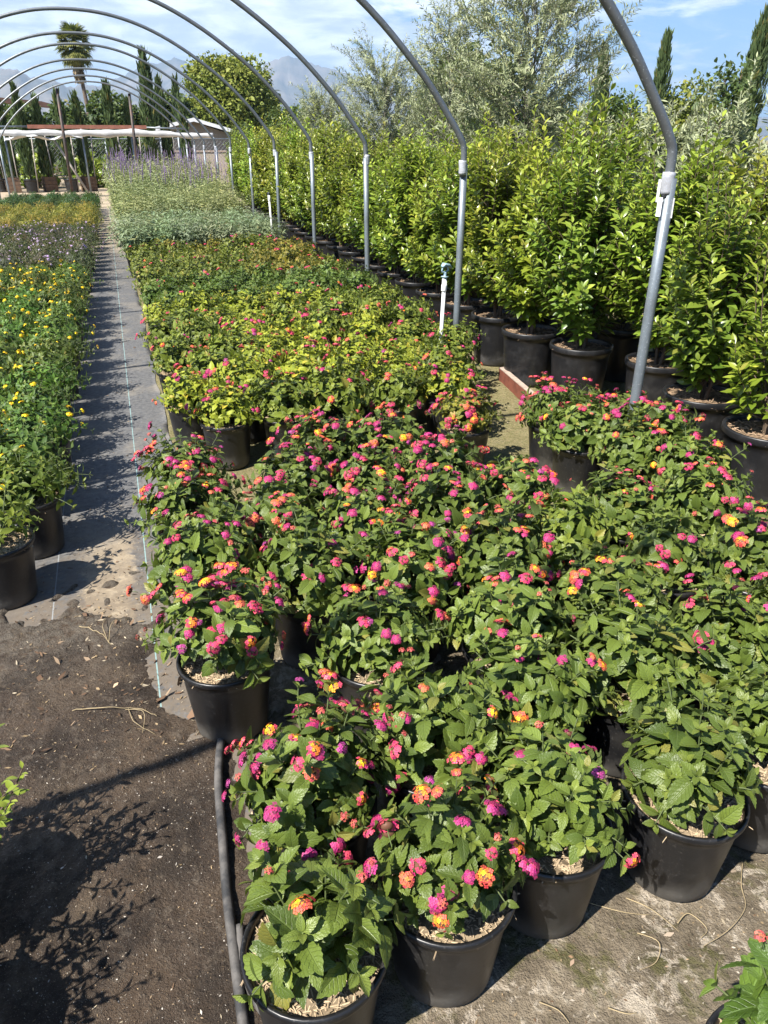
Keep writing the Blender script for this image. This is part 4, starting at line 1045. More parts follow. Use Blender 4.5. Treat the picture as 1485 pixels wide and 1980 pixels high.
for ri, row in enumerate(ROWS):
    for ci, (x, y, k, nf, tint, sc) in enumerate(row):
        kind = LANT_FRONT if k == 'F' else ((LANT_BIG if k[0] == 'B' else LANT_EDGE)[int(k[1])] if isinstance(k, str) else LANT[k])
        nf = int(round(nf * (2.3 if ri < 3 else 1.9))) if nf > 3 else nf
        rw = 'front row' if ri == 0 else ordw(ri + 1) + ' row back'
        lab = f'{lant_look(nf, tint)}, {COLW[ci]} from the walkway, {rw}'
        if (ri, ci) == (0, 0): lab = 'nearest lantana with one orange flower, in the pot beside the black hose'
        if 3 <= ri <= 6 and nf > 3: nf = int(nf * 1.5)
        tj = random.uniform(0.88, 1.14)
        fh = heads(nf)
        if (ri, ci) == (0, 0): fh = [HEADS['bud'], HEADS['bud'], HEADS['bud']]
        po = potted('potted_lantana', lab, 'potted plant', x, y, kind, fh, 'pink and orange lantanas in black pots', tuple(tj * c for c in tint), sc * random.uniform(0.95, 1.05), stretch=random.uniform(0.9, 1.1), pairs=(ri, ci) != (0, 0))
        if (ri, ci) == (0, 0):
            po.rotation_euler = (0, 0, 0.6)
            lp = Matrix.Rotation(-0.6, 3, 'Z') @ Vector((-0.03, -0.05, 0.475))
            obj('flower_head', HEADS['red_orange'], po, lp, (-0.35, 0.1, 0))
# further rows on a staggered grid
y = 4.22; ri = len(ROWS)
while y < 11.2:
    ci = 0
    x = 0.30 + (0.16 if ri % 2 else 0.0) + random.uniform(-0.02, 0.02)
    xmax = 2.42 if y > 4.9 else (1.85 if y < 4.5 else 2.15)
    first = True
    while x < xmax:
        ci += 1
        n = noise.noise(Vector((x * 1.3, y * 0.9, 21)))
        if y < 7.2: tint = YL if (n > -0.12 and x < 2.0) else GY
        elif y < 8.4: tint = DG
        else: tint = (1.5, 0.98, 0.72) if n > 0.0 else (1.2, 1.05, 0.8)
        tj = random.uniform(0.88, 1.12); tint = tuple(c * tj for c in tint)
        nf = random.randint(8, 14) if y < 5.0 else (random.randint(4, 9) if y < 6.4 else (random.randint(0, 3) if y < 8.3 else random.randint(1, 4)))
        rw = ordw(ri + 1)
        lab = f'{lant_look(nf, tint)}, {ordw(ci)} from the walkway, {rw} row back'
        potted('potted_lantana', lab, 'potted plant', x + random.uniform(-0.03, 0.03), y + random.uniform(-0.04, 0.04), LANT_BIG[random.randrange(4)], heads(nf, HEAD_MIX_FAR),
               'pink and orange lantanas in black pots', tint, random.uniform(0.9, 1.12), stretch=random.uniform(0.82, 1.2), pairs=True)
        x += 0.345
    y += 0.41; ri += 1

# small lantana at the lower right corner
potted('potted_lantana', 'small dark lantana with red buds at the lower right corner of the walk', 'potted plant', 0.905, 0.46, LANT_FRONT, [HEADS['bud'], HEADS['bud'], HEADS['half']],
       'pink and orange lantanas in black pots', (0.8, 0.95, 0.9), 1.0, z=-0.0, stretch=1.25)

# ---- left beds -------------------------------------------------------------
def bed(x0, y0, y1, dx, dy, fn, xmin=-2.75):
    y = y0; r = 0
    while y < y1:
        x = x0 - (0.05 if r % 2 else 0); c = 0
        while x > xmin:
            c += 1
            if in_frame(x, y, 0.0, 0.6, 0.32): fn(x + random.uniform(-.025, .025), y + random.uniform(-.03, .03), r + 1, c)
            x -= dx
        y += dy; r += 1
def f_yellow(x, y, r, c):
    nf = random.randint(6, 12)
    potted('potted_yellow_lantana', f'yellow-flowered lantana, {ordw(c)} from the walkway, {ordw(r + 1)} row of the left bed', 'potted plant', x, y, YLANT[random.randrange(4)],
           [random.choice(YH) for _ in range(nf)], 'yellow lantanas left of the walkway', tuple(random.uniform(0.85, 1.2) * k for k in (1, 1, 1)), random.uniform(0.95, 1.1))
potted('potted_yellow_lantana', 'sparse pale green lantana with one yellow flower, nearest in the left bed', 'potted plant', -0.655, 3.07, YYOUNG, [YH[0]], 'yellow lantanas left of the walkway', (0.75, 1.0, 0.8), 1.0)
bed(-0.57, 3.50, 10.3, 0.36, 0.40, f_yellow)
def f_trail(x, y, r, c):
    potted('potted_trailing_plant', 'purplish-leaved trailing plant with small white-lilac flowers, packed behind the yellow lantanas', 'potted plant', x, y, TRAIL[random.randrange(3)],
           [random.choice(WH) for _ in range(random.randint(7, 12))], 'white-lilac trailing plants in the left bed', tuple(random.uniform(0.8, 1.2) * k for k in (1, 1, 1)), random.uniform(0.95, 1.1))
bed(-0.52, 10.55, 15.3, 0.42, 0.44, f_trail)
def f_straw(x, y, r, c):
    potted('potted_straw_bush', 'straw-yellow leaved bush packed behind the white-lilac flowers', 'potted plant', x, y, STRAW[random.randrange(3)], (), 'straw-yellow bushes in the left bed',
           random.choice([(1, 1, 1), (1.1, 0.95, 0.9), (0.9, 0.95, 1), (1.0, 0.78, 0.8)]), random.uniform(0.95, 1.1))
bed(-0.50, 15.6, 20.0, 0.44, 0.46, f_straw)
def f_dark(x, y, r, c):
    potted('potted_dark_bush', 'low dark green bush in the farthest block of the left bed', 'potted plant', x, y, DARK[random.randrange(2)], (), 'dark green bushes at the far end of the left bed',
           tuple(random.uniform(0.8, 1.2) * k for k in (1, 1, 1)), random.uniform(0.95, 1.15))
bed(-0.50, 20.4, 24.2, 0.46, 0.48, f_dark)

# shrubs just outside the left edge whose leaves and shadows reach the walkway
for i, (x, y, s) in enumerate([(-0.66, 1.46, 1.0), (-0.70, 1.09, 1.0), (-0.68, 0.72, 1.0)]):
    potted('potted_glossy_shrub', ['glossy-leaved shrub showing its leaf tips at the left edge, nearer the twigs', 'glossy-leaved shrub whose leafy shadow falls on the soil', 'glossy-leaved shrub nearest the camera at the left edge'][i],
           'potted plant', x, y, PITTO[0], (), 'glossy shrubs along the left edge', (1, 1, 1), 0.86, stretch=0.66)

# ---- sages -----------------------------------------------------------------
y = 11.55; r = 0
while y < 13.6:
    x = 0.22 + (0.15 if r % 2 else 0)
    while x < 2.25:
        potted('potted_grey_sage', 'silvery grey-green sage packed just behind the lantanas', 'potted plant', x + random.uniform(-.03, .03), y, SAGE[random.randrange(3)], (), 'grey-green sages behind the lantanas',
               tuple(random.uniform(0.9, 1.12) * k for k in (1, 1, 1)), random.uniform(0.95, 1.12))
        x += 0.38
    y += 0.40; r += 1
y = 13.95; r = 0
while y < 21.5:
    x = 0.22 + (0.17 if r % 2 else 0)
    while x < 2.3:
        spikes = y > 16.0 and (random.random() < 0.85)
        kind = TSAGE[random.randrange(4)]
        sc = random.uniform(0.92, 1.05); st = 0.82 + 0.42 * sstep(13.9, 18.0, y) + random.uniform(-0.04, 0.06)
        o = potted('potted_tall_sage', 'tall sage carrying purple flower spikes at the back of the bed' if spikes else 'tall pale yellow-green sage, not yet in flower, behind the grey-green sages', 'potted plant', x + random.uniform(-.03, .03), y, kind, (),
                   'purple-spiked tall sages' if spikes else 'tall sages without flowers', random.choice([(1, 1, 1), (1.1, 1.05, 0.95), (0.92, 1, 1)]), sc, stretch=st)
        if spikes:
            for q in random.sample(range(len(kind[2])), random.randint(4, 7)):
                p, T = kind[2][q]
                b = 0.28 * (1 - sc * st)
                sp = obj('flower_spike', SPIKE, o, (p[0] * sc, p[1] * sc, p[2] * sc * st + b - 0.03), (T[1] * -0.6, T[0] * 0.6, random.random() * 6), (1, 1, random.uniform(0.75, 1.25)))
        x += 0.42
    y += 0.46; r += 1

# ---- laurel hedge in large pots ---------------------------------------------
front = [(3.06, 2.84), (3.14, 3.44), (3.36, 4.14), (3.10, 4.70), (2.98, 5.24), (3.00, 5.86), (2.97, 6.42), (2.95, 7.06), (2.95, 7.70)]
yy = 8.32
while yy < 19.5:
    front.append((2.97 + random.uniform(-.03, .05), yy)); yy += 0.62
for i, (x, y) in enumerate(front):
    small = i == 0
    kind = SMALL_LAUREL if small else LAUREL[(i * 5 + 1) % 6]
    lab = f'yellow-green laurel in a large black pot, {ordw(i + 1)} from the near end of the hedge front'
    if small: lab = 'low bright green laurel in a large black pot cut by the right edge'
    potted('potted_laurel', lab, 'potted shrub', x, y, kind, (), 'laurels in large black pots', tuple(random.uniform(0.9, 1.12) * k for k in (1, 1, 1)), random.uniform(0.96, 1.05) if not small else 1.0, POT15, MIX15,
           stretch=((1, 0.86, 0.90, 0.92)[i] if i < 4 else random.uniform(0.84, 1.1)))
back = []
yy = 2.6; i = 0
while yy < 19.6:
    i += 1
    x = 3.72 + random.uniform(-.06, .06) + (0.12 if yy < 5 else 0)
    potted('potted_laurel', f'yellow-green laurel in the hedge back row, {ordw(i)} from the near end', 'potted shrub', x, yy, LAUREL[(i * 7 + 2) % 6], (), 'laurels in large black pots',
           tuple(random.uniform(0.88, 1.1) * k for k in (1, 1, 1)), random.uniform(0.98, 1.06), POT15, MIX15, stretch=random.uniform(0.82, 1.02) * (0.88 if yy < 5.2 else 1))
    yy += 0.63

# ---- olives behind the hedge --------------------------------------------------
OLV = [olive(500, 3.6, 0.95, 90), olive(501, 3.5, 0.45, 34, bare=0.2), olive(502, 3.4, 0.8, 80), olive(503, 3.0, 0.75, 70), olive(504, 2.1, 0.6, 44, 0.06), olive(505, 2.1, 0.5, 36, 0.058)]
for i, (k, x, y, s, rz, lab) in enumerate([
        (0, 4.95, 9.3, 1.10, 0.4, 'tallest silvery olive tree, its top cut off by the photo edge'),
        (1, 4.95, 11.6, 1.06, 1.0, 'slim open olive left of the tallest olive'),
        (2, 5.0, 14.9, 1.0, 2.0, 'round silvery olive between the second and third pipe hoops'),
        (3, 5.0, 19.3, 1.0, 3.0, 'pale olive beside the mountain peak'),
        (4, 5.2, 5.6, 0.92, 0.0, 'low olive sprawling at the right edge behind the laurels'),
        (5, 5.1, 6.9, 1.0, 0.7, 'low olive just behind the nearest pipe hoop'),
        (5, 5.2, 8.0, 0.95, 2.7, 'low olive right of the tallest olive'),
        (4, 4.75, 4.3, 0.86, 1.9, 'low olive cut by the right edge'),
        (1, 5.1, 12.9, 0.86, 4.0, 'narrow olive right of the round silvery olive')]):
    o = thing('olive_tree', lab, 'tree', (x, y, 0), rz, 'silvery olives behind the laurel hedge', s)
    obj('crown', OLV[k][0], o); obj('trunk', OLV[k][1], o)

# ------------------------------------------------------------------ far end: canopy, potted cypresses, fence
def at_row(u, y):                      # x of an image column on the row at distance y (layout measured from the photo)
    r = u - 742.5; hf = CAM_F * math.cos(PITCH) + 720 * math.sin(PITCH)
    a = r * math.cos(YAW) + hf * math.sin(YAW); b = -r * math.sin(YAW) + hf * math.cos(YAW)
    return a / b * y
cn = thing('shade_canopy', 'rolled white shade cloth sagging under a rust-red beam', 'canopy', (0, 29, 0))
mb = MB(); pts = []; rad = []
for i in range(60):
    f = i / 59; x = -4.6 + 8.2 * f
    z = 1.95 - 0.018 * math.sin(f * 9) ** 2 - 0.30 * max(0, f - 0.72) + 0.012 * math.sin(f * 40)
    pts.append((x, 0.05 * math.sin(f * 7), z)); rad.append(0.095 + 0.014 * math.sin(f * 11 + 1) + 0.014 * math.sin(f * 57) + 0.006 * math.sin(f * 131))
add_tube(mb, pts, rad, 12); obj('cloth_roll', mb.build('cloth_roll', M['fabric']), cn)
mb = MB()
V, F = height_grid(np.linspace(-2.9, -0.6, 22), np.linspace(-0.12, 0.12, 4), lambda x, y: 1.83 + 0.05 * math.sin(x * 5) + 0.04 * math.cos(y * 20 + x * 9))
mb.add(V, F); mb.add(V - np.array([0, 0, 0.012]), F[:, ::-1]); obj('cloth_fold', mb.build('cloth_fold', M['fabric']), cn)
mb = MB(); add_box(mb, -2.2, 1.45, 0.0, 0.12, 2.07, 2.18); obj('beam', mb.build('beam', M['rust_beam'], smooth=False), cn)
mb = MB(); add_tube(mb, [(-4.6, 0.2, 2.12), (-2.2, 0.2, 2.13)], 0.025, 8); add_tube(mb, [(1.3, 0.2, 2.12), (2.7, 0.2, 2.08)], 0.025, 8); obj('rail', mb.build('rail', M['galv']), cn)
for u in (10, 160, 255, 345):
    mb = MB(); add_tube(mb, [(0, 0, 0), (0, 0, 2.08)], 0.028, 8); obj('post', mb.build('post', M['galv']), cn, (at_row(u, 29.3), 0.25, 0))
mb = MB(); add_tube(mb, [(-1.55, 0.1, 1.9), (-0.62, 0.1, 0.0)], 0.035, 8); obj('brace', mb.build('brace', M['stake']), cn)
mb = MB(); add_tube(mb, [(0, 0, -0.1), (0, 0, 3.12)], 0.045, 10); DP = mb.build('steel_post', M['steel'])
mb = MB(); add_tube(mb, [(0, 0, -0.1), (0, 0, 3.02)], 0.045, 10); DP2 = mb.build('steel_post', M['steel'])
tag(obj('steel_post', DP, None, (-1.13, 27.35, 0), (0, 0.02, 0)), 'dark steel post left of the palm, propping the farthest hoop', 'post', 'dark steel posts')
tag(obj('steel_post', DP2, None, (0.92, 27.35, 0), (0, 0.02, 0)), 'dark steel post right of the palm, propping the farthest hoop', 'post', 'dark steel posts')

CYP = [cypress(600 + i, 3.1 + 0.2 * (i % 3), 0.21 + 0.03 * (i % 2), 1500, 0.55, 0.17) for i in range(5)]
mb = MB()
for sx, sy, w, d in ((0, -0.3, 0.31, 0.012), (0, 0.3, 0.31, 0.012)):
    for k in range(4): add_box(mb, -w, w, sy - d, sy + d, 0.02 + k * 0.135, 0.145 + k * 0.135)
for sx in (-0.3, 0.3):
    for k in range(4): add_box(mb, sx - 0.012, sx + 0.012, -0.285, 0.285, 0.022 + k * 0.135, 0.143 + k * 0.135)
add_box(mb, -0.285, 0.285, -0.285, 0.285, 0.4, 0.49)
BOX = mb.build('wooden_box', M['boxwood'], smooth=False)
mb = MB(); add_tube(mb, [(0, 0, 0.05), (0.0, 0, 1.0), (0.0, 0, 1.95)], 0.022, 6); STAKE = mb.build('stake', M['stake'])
CY = [(-14, 33.2, 3.3), (10, 32.6, 3.0), (45, 32.4, 3.5), (81, 32.8, 3.15), (124, 32.2, 3.3), (158, 32.6, 3.25), (218, 32.4, 3.65), (255, 32.7, 3.15), (290, 32.3, 3.15), (322, 32.6, 3.3), (357, 32.4, 3.05)]
for i, (u, y, h) in enumerate(CY):
    wood = i in (1, 3, 5)
    lab = f'slim staked cypress in a {"timber box" if wood else "black tub"}, {ordw(i + 1)} from the left under the shade cloth'
    o = thing('potted_cypress', lab, 'tree', (at_row(u, y), y, 0), 0.1 * i, 'potted cypresses at the far end', 1.0)
    k = CYP[i % 5]; s = h / (3.1 + 0.2 * ((i % 5) % 3))
    obj('wooden_box', BOX, o, scale=(0.7, 0.7, 0.95)) if wood else obj('tub', POT15, o, scale=(1.15, 1.15, 1.1)); obj('trunk', k[1], o, scale=(1, 1, s)); obj('crown', k[0], o, (0, 0, 0), (0, 0, i), (1, 1, s))
    obj('stake', STAKE, o, (0.16, -0.18, 0), (0.03, 0.05 * ((i % 3) - 1), 0))

# chain link fence behind them
fn = thing('chain_link_fence', 'chain link fence on thin posts behind the potted cypresses', 'fence', (0, 36, 0))
mb = MB(); x0, x1, zt = -7.0, 9.5, 1.75
n = int((x1 - x0 + zt) / 0.16)
tv = []; tf = []
for s in (1, -1):
    for i in range(n):
        xa = x0 - (zt if s > 0 else 0) + i * 0.16; a = np.array([xa, 0, 0.02]); b = np.array([xa + s * zt, 0, zt])
        if s < 0: a = np.array([xa, 0, 0.02]); b = np.array([xa - zt, 0, zt])
        add_tube(mb, [a, (a + b) / 2, b], 0.0045, 3, cap=False)
obj('wire_mesh', mb.build('wire_mesh', M['wire']), fn)
mb = MB(); add_tube(mb, [(x0 - 1, 0, zt + 0.03), (1, 0, zt + 0.03), (x1, 0, zt + 0.03)], 0.022, 8); obj('top_rail', mb.build('top_rail', M['galv']), fn)
mb = MB(); add_tube(mb, [(0, 0, 0), (0, 0, 1.85)], 0.03, 8); FP = mb.build('post', M['galv'])
for k in range(8): obj('post', FP, fn, (-6.5 + k * 2.2, 0.04, 0))

# bushes behind the fence and the climbing screen
for i, (x, y, h, r, m, lab) in enumerate([
        (-4.6, 35.0, 1.3, 0.9, 'laurel', 'bright green bush left of the potted cypresses'), (-2.6, 35.2, 1.2, 0.9, 'laurel', 'bright green bush left of the dark steel posts'), (-0.4, 35.2, 1.05, 1.0, 'laurel', 'bright green bush behind the potted cypresses beside the walkway end'),
        (1.2, 37.6, 1.9, 1.2, 'tree_dark', 'dark climbing bush on the fence right of the walkway end'), (-1.0, 37.6, 2.0, 1.4, 'tree_dark', 'dark bush on the fence left of the walkway end'), (-3.6, 37.8, 2.1, 1.5, 'tree_dark', 'dark bush on the fence at the left edge'),
        (3.0, 35.4, 0.75, 0.7, 'laurel', 'low green bush in front of the tan wall')]):
    c, t_ = tree(700 + i, h, r, 9, 900, M[m], 0.15, 0.12, 0.9, 0.05)
    o = thing('bush', lab, 'bush', (x, y, 0), i); obj('crown', c, o); obj('trunk', t_, o)

# houses
hs = thing('gabled_house', 'tan house with a white-edged low gable roof', 'house', (4.45, 42, 0), 0.0)
mb = MB(); W0, W1, D, ze, zr = -1.6, 1.75, 5.0, 1.95, 2.62
V = np.array([(W0, 0, 0), (W1, 0, 0), (W1, 0, ze), (-0.15, 0, zr - .06), (W0, 0, ze + .3), (W0, D, 0), (W1, D, 0), (W1, D, ze), (-0.15, D, zr - .06), (W0, D, ze + .3)])
mb.add(V, [(0, 5, 9, 4), (1, 2, 7, 6)]); mb.f.append((np.array([(0, 4, 3, 2, 1), (5, 6, 7, 8, 9)]), 0)); obj('wall', mb.build('wall', M['tan_wall'], smooth=False), hs)
def slab(mb, a, b, y0, y1, th):
    v = np.array([(a[0], y0, a[1]), (b[0], y0, b[1]), (b[0], y1, b[1]), (a[0], y1, a[1]), (a[0], y0, a[1] + th), (b[0], y0, b[1] + th), (b[0], y1, b[1] + th), (a[0], y1, a[1] + th)])
    mb.add(v, [(0, 3, 2, 1), (4, 5, 6, 7), (0, 1, 5, 4), (1, 2, 6, 5), (2, 3, 7, 6), (3, 0, 4, 7)])
mb = MB(); slab(mb, (-1.95, 2.22), (-0.152, 2.60), -0.5, D + .4, 0.05); slab(mb, (-0.148, 2.60), (2.35, 1.93), -0.5, D + .4, 0.05); obj('roof', mb.build('roof', M['grey_roof'], smooth=False), hs)
mb = MB(); slab(mb, (-1.97, 2.14), (-0.152, 2.54), -0.56, -0.503, 0.16); slab(mb, (-0.148, 2.54), (2.37, 1.87), -0.56, -0.503, 0.16); obj('fascia', mb.build('fascia', M['white_trim'], smooth=False), hs)
h2 = thing('tiled_house', 'dark house with a brown overhanging roof behind the far trees', 'house', (-1.2, 50, 0), 0.0)
mb = MB(); add_box(mb, -1.7, 2.5, 0, 6, 0, 2.45); obj('wall', mb.build('wall', M['dark_wall'], smooth=False), h2)
mb = MB(); slab(mb, (-4.2, 3.7), (-1.6, 3.5), -0.7, 6.5, 0.10); slab(mb, (-1.6, 3.5), (3.0, 2.35), -0.7, 6.5, 0.10); obj('roof', mb.build('roof', M['brown_roof'], smooth=False), h2)
mb = MB(); slab(mb, (-4.2, 3.55), (-1.6, 3.36), -0.78, -0.703, 0.2); slab(mb, (-1.6, 3.36), (3.0, 2.21), -0.78, -0.703, 0.2); obj('fascia', mb.build('fascia', M['brown_roof'], smooth=False), h2)
tw = thing('garden_wall', 'low tan wall behind the right-hand potted cypresses', 'wall', (3.1, 38.5, 0))
mb = MB(); add_box(mb, -1.6, 2.2, 0, 0.2, -0.1, 1.25); obj('masonry', mb.build('masonry', M['tan_wall'], smooth=False), tw)
mb = MB(); add_box(mb, -1.63, 2.23, -0.03, 0.23, 1.252, 1.31); obj('coping', mb.build('coping', M['board_edge'], smooth=False), tw)

# palm
def palm():
    g = np.random.default_rng(77)
    o = thing('fan_palm', 'tall fan palm with a shaggy skirt of dead fronds', 'tree', (at_row(180, 70), 70, 0))
    H = 8.35
    mb = MB(); add_tube(mb, [(0.15, 0, -0.1), (0.05, 0, 2.5), (-0.1, 0, 5), (-0.3, 0, H)], [0.27, 0.17, 0.14, 0.15], 12); obj('trunk', mb.build('trunk', M['bark']), o)
    top = np.array([-0.3, 0, H])
    def fans(n, el0, el1, L, mat, name, spread, z_off, dead=False):
        mb = MB()
        for i in range(n):
            az = i * 2.39996 + g.normal(0, .2); el = el0 + (el1 - el0) * g.random()
            d = np.array([math.cos(az) * math.cos(el), math.sin(az) * math.cos(el), math.sin(el)])
            base = top + np.array([0, 0, z_off * g.random()]); c = base + d * L * (0.5 if not dead else 0.35)
            add_tube(mb, [base, c], 0.02, 4, cap=False)
            side = norm(np.cross(d, np.array([0, 0, 1.0]))); nn = np.cross(side, d)
            m = 13; a = np.linspace(-spread, spread, m)
            D = np.cos(a)[:, None] * d + np.sin(a)[:, None] * side + np.array([0, 0, -0.16]) * (np.abs(a) / spread)[:, None]
            scatter(mb, leaf_template(5, 3, 0.16, 0.45, 0.4, 0.25 if not dead else 0.05), np.repeat(c[None], m, 0), D, np.repeat(nn[None], m, 0), L * 0.62 * (1 - 0.15 * np.abs(a) / spread) * np.exp(g.normal(0, 0.07, m)),
                    np.repeat(np.array([[g.random(), g.random() * 0.8, 0, 1]]), m, 0))
        obj(name, mb.build(name, mat, 'leafvar'), o)
    fans(46, -0.1, 1.45, 1.25, M['palm'], 'crown', 1.25, 0.1)
    fans(44, -1.2, 0.1, 1.45, M['palm'], 'drooping_fronds', 1.25, -0.6)
    fans(60, -1.5, -1.15, 1.35, M['palm_dead'], 'dead_skirt', 0.5, -1.7, True)
palm()

# trees beyond
def put_tree(name, label, meshes, x, y, rz=0, s=1.0, group=None, z=0.0, tilt=(0, 0)):
    o = thing(name, label, 'tree', (x, y, z), rz, group, s); o.rotation_euler = (tilt[0], tilt[1], rz)
    obj('crown', meshes[0], o); obj('trunk', meshes[1], o); return o
put_tree('leafy_tree', 'large yellow-green tree rising above the white-edged roof', tree(800, 6.5, 3.2, 40, 30000, M['tree_yellow'], 0.17, 0.22, 0.8, 0.25), 8.0, 55)
put_tree('leafy_tree', 'yellow-brown leafy crown right of the large yellow-green tree', tree(801, 5.9, 1.5, 14, 7500, M['tree_yellow'], 0.17, 0.3, 0.9, 0.16), 10.4, 57)
put_tree('tall_cypress', 'tall dark cypress left of the large yellow-green tree', cypress(610, 5.8, 0.5, 3600, 0.3, 0.24), at_row(295, 45), 45, s=1.0)
put_tree('tall_cypress', 'second cypress close behind the tall dark one', cypress(611, 4.6, 0.42, 2600, 0.3, 0.24), at_row(318, 46), 46)
put_tree('tall_cypress', 'narrow grey-green cypress against the yellow-green tree', cypress(612, 4.5, 0.36, 2200, 0.3, 0.2), at_row(350, 44), 44)
FARD = [tree(810 + i, 3.9, 1.5, 15, 6000, M['tree_dark'], 0.16, 0.15, 0.95, 0.12) for i in range(3)]
for i, (u, y, s, lab) in enumerate([(-40, 46, 0.95, 'dark tree at the left edge behind the potted cypresses'), (30, 47, 0.86, 'dark tree behind the left potted cypresses'), (62, 44, 0.82, 'dark tree left of the brown-roofed house'), (140, 46, 0.92, 'dark tree behind the left steel post'),
                                  (200, 48, 0.80, 'dark tree at the foot of the palm'), (222, 45, 0.98, 'dark tree right of the palm trunk'), (258, 47, 0.90, 'dark tree behind the right steel post'), (338, 48, 1.05, 'dark tree beside the tall cypress')]):
    put_tree('dense_tree', lab, FARD[i % 3], at_row(u, y), y, i * 1.3, s, 'dark trees beyond the far fence')
MIDT = [tree(830 + i, 3.2, 1.6, 16, 9000, M['tree_dark'], 0.11, 0.1, 0.95, 0.12) for i in range(2)]
for i, (u, y, s, lab) in enumerate([(470, 40, 0.72, 'dark tree behind the hedge right of the house'), (560, 36, 0.95, 'dark conifer-like tree beside the pale olive'), (660, 34, 0.78, 'dark tree between the two silvery olives'), (790, 30, 0.72, 'dark tree behind the round olive'),
                                  (925, 24, 1.32, 'dark rounded tree behind the tallest olive'), (1190, 27, 1.0, 'dark rounded tree right of the tallest olive'), (1060, 26, 0.9, 'dark tree hidden low behind the tallest olive')]):
    put_tree('dense_tree', lab, MIDT[i % 2], at_row(u, y), y, i * 1.1, s, 'dark trees behind the olives')
put_tree('leafy_tree', 'olive-green round tree right of the nearest hoop', tree(840, 3.3, 1.7, 16, 9000, M['tree_yellow'], 0.11, 0.1, 0.9, 0.12), at_row(1310, 25), 25, 0, 1.04)
put_tree('leafy_tree', 'thin open-crowned sapling near the leaning cypress', tree(841, 4.2, 1.1, 14, 900, M['tree_dark'], 0.15, 0.45, 1.1, 0.05), at_row(1395, 22), 22, 0, 0.92)
put_tree('leafy_tree', 'pale brownish thicket left of the leaning cypress', tree(842, 2.9, 1.7, 14, 7000, M['tree_yellow'], 0.11, 0.1, 0.8, 0.1), at_row(1385, 23), 23, 2, 0.92)
put_tree('tall_cypress', 'pointed cypress behind the nearest hoop', cypress(620, 5.0, 0.42, 2800, 0.3, 0.2), at_row(1262, 25), 25)
put_tree('tall_cypress', 'pointed cypress at the right side of the tallest olive', cypress(621, 4.5, 0.36, 2600, 0.3, 0.2), at_row(1150, 25), 25)
o = put_tree('leaning_cypress', 'dark cypress with a bent leaning top at the right edge', cypress(622, 5.5, 0.6, 5200, 0.2, 0.22), at_row(1418, 23.4), 23.4, 0, 1.0)
o.rotation_euler = (0, 0.085, 0)
o.location.z = 0.0

# ------------------------------------------------------------------ mountains
def ridge(name, pts, dist, depth, seed, mat, ext=0.0):
    """terrain ridge whose skyline follows (azimuth from the row direction, elevation) at a given distance"""
    az = np.array([p[0] for p in pts]); el = np.array([p[1] for p in pts])
    A = np.linspace(az[0], az[-1], 240); E = np.interp(A, az, el)
    rows = 26; V = []
    for j in range(rows):
        f = j / (rows - 1)
        for i, a in enumerate(A):
            d = dist - depth * (1 - f)
            hgt = math.tan(R(E[i])) * dist
            n = noise.fractal(Vector((a * 0.55, f * 2.4, seed)), 0.9, 2.1, 6); n2 = abs(noise.noise(Vector((a * 0.9 + f, f * 1.1, seed + 5))))
            z = hgt * (f ** 1.25) * (1 + (0.32 * n - 0.25 * n2 + 0.05) * (1 - f * 0.85)) + CAM_H * f + 3.5 * math.sin(a * 13.0 + seed) * f + hgt * 0.018 * noise.fractal(Vector((a * 3, 0, seed)), 1, 2, 4) * f
            V.append((d * math.sin(R(a)), d * math.cos(R(a)), max(-8, z) if f > 0.02 else -8))
    # back slope
    for i, a in enumerate(A): V.append(((dist + depth) * math.sin(R(a)), (dist + depth) * math.cos(R(a)), -8))
    nx = len(A); idx = np.arange(nx * (rows + 1)).reshape(rows + 1, nx)
    F = np.stack([idx[:-1, :-1], idx[:-1, 1:], idx[1:, 1:], idx[1:, :-1]], -1).reshape(-1, 4)
    mb = MB(); mb.add(np.array(V), F); struct(name, mb.build(name, mat))
M['mountain'] = plain_mat('chaparral_slope', (0.10, 0.095, 0.075), 0.95, nscale=0.004, col2=(0.20, 0.17, 0.14))
ridge('mountains', [(-40, 2.6), (-20, 3.3), (-10, 3.6), (-6.5, 3.66), (-5.3, 3.72), (-4.4, 3.8), (-3.6, 3.41), (-2.5, 3.16), (-1.3, 3.0), (-0.6, 3.05), (0.4, 2.9), (2, 2.6), (4, 2.2), (7, 1.6), (10, 1.0), (13, 0.4)], 3800, 1500, 1.0, M['mountain'])
ridge('mountains', [(-6, 1.2), (-2, 2.2), (0.6, 3.2), (1.9, 3.6), (2.9, 4.15), (3.9, 4.5), (5.2, 4.6), (6.7, 4.1), (8.7, 3.85), (10.4, 4.25), (11.2, 4.65), (12.1, 4.9), (13.2, 4.75), (13.8, 4.5), (15.1, 4.1), (17.1, 3.6), (20, 3.2), (25, 2.4), (32, 1.6), (45, 1.2)], 5400, 1700, 4.0, M['mountain'])

# haze: even pale air round everything
HAZE = 0.00016
mb = MB(); add_box(mb, -9500, 9500, -9500, 9500, -10, 530)
m, nt = new_mat('air_haze'); t = NT(nt)
pv = t.n('ShaderNodeVolumePrincipled'); pv.inputs['Color'].default_value = (0.46, 0.70, 1.0, 1); pv.inputs['Density'].default_value = HAZE; pv.inputs['Anisotropy'].default_value = 0.1
ou = t.n('ShaderNodeOutputMaterial'); t.l(pv.outputs[0], ou.inputs['Volume'])
hz = obj('haze', mb.build('haze', m, smooth=False)); hz['kind'] = 'stuff'

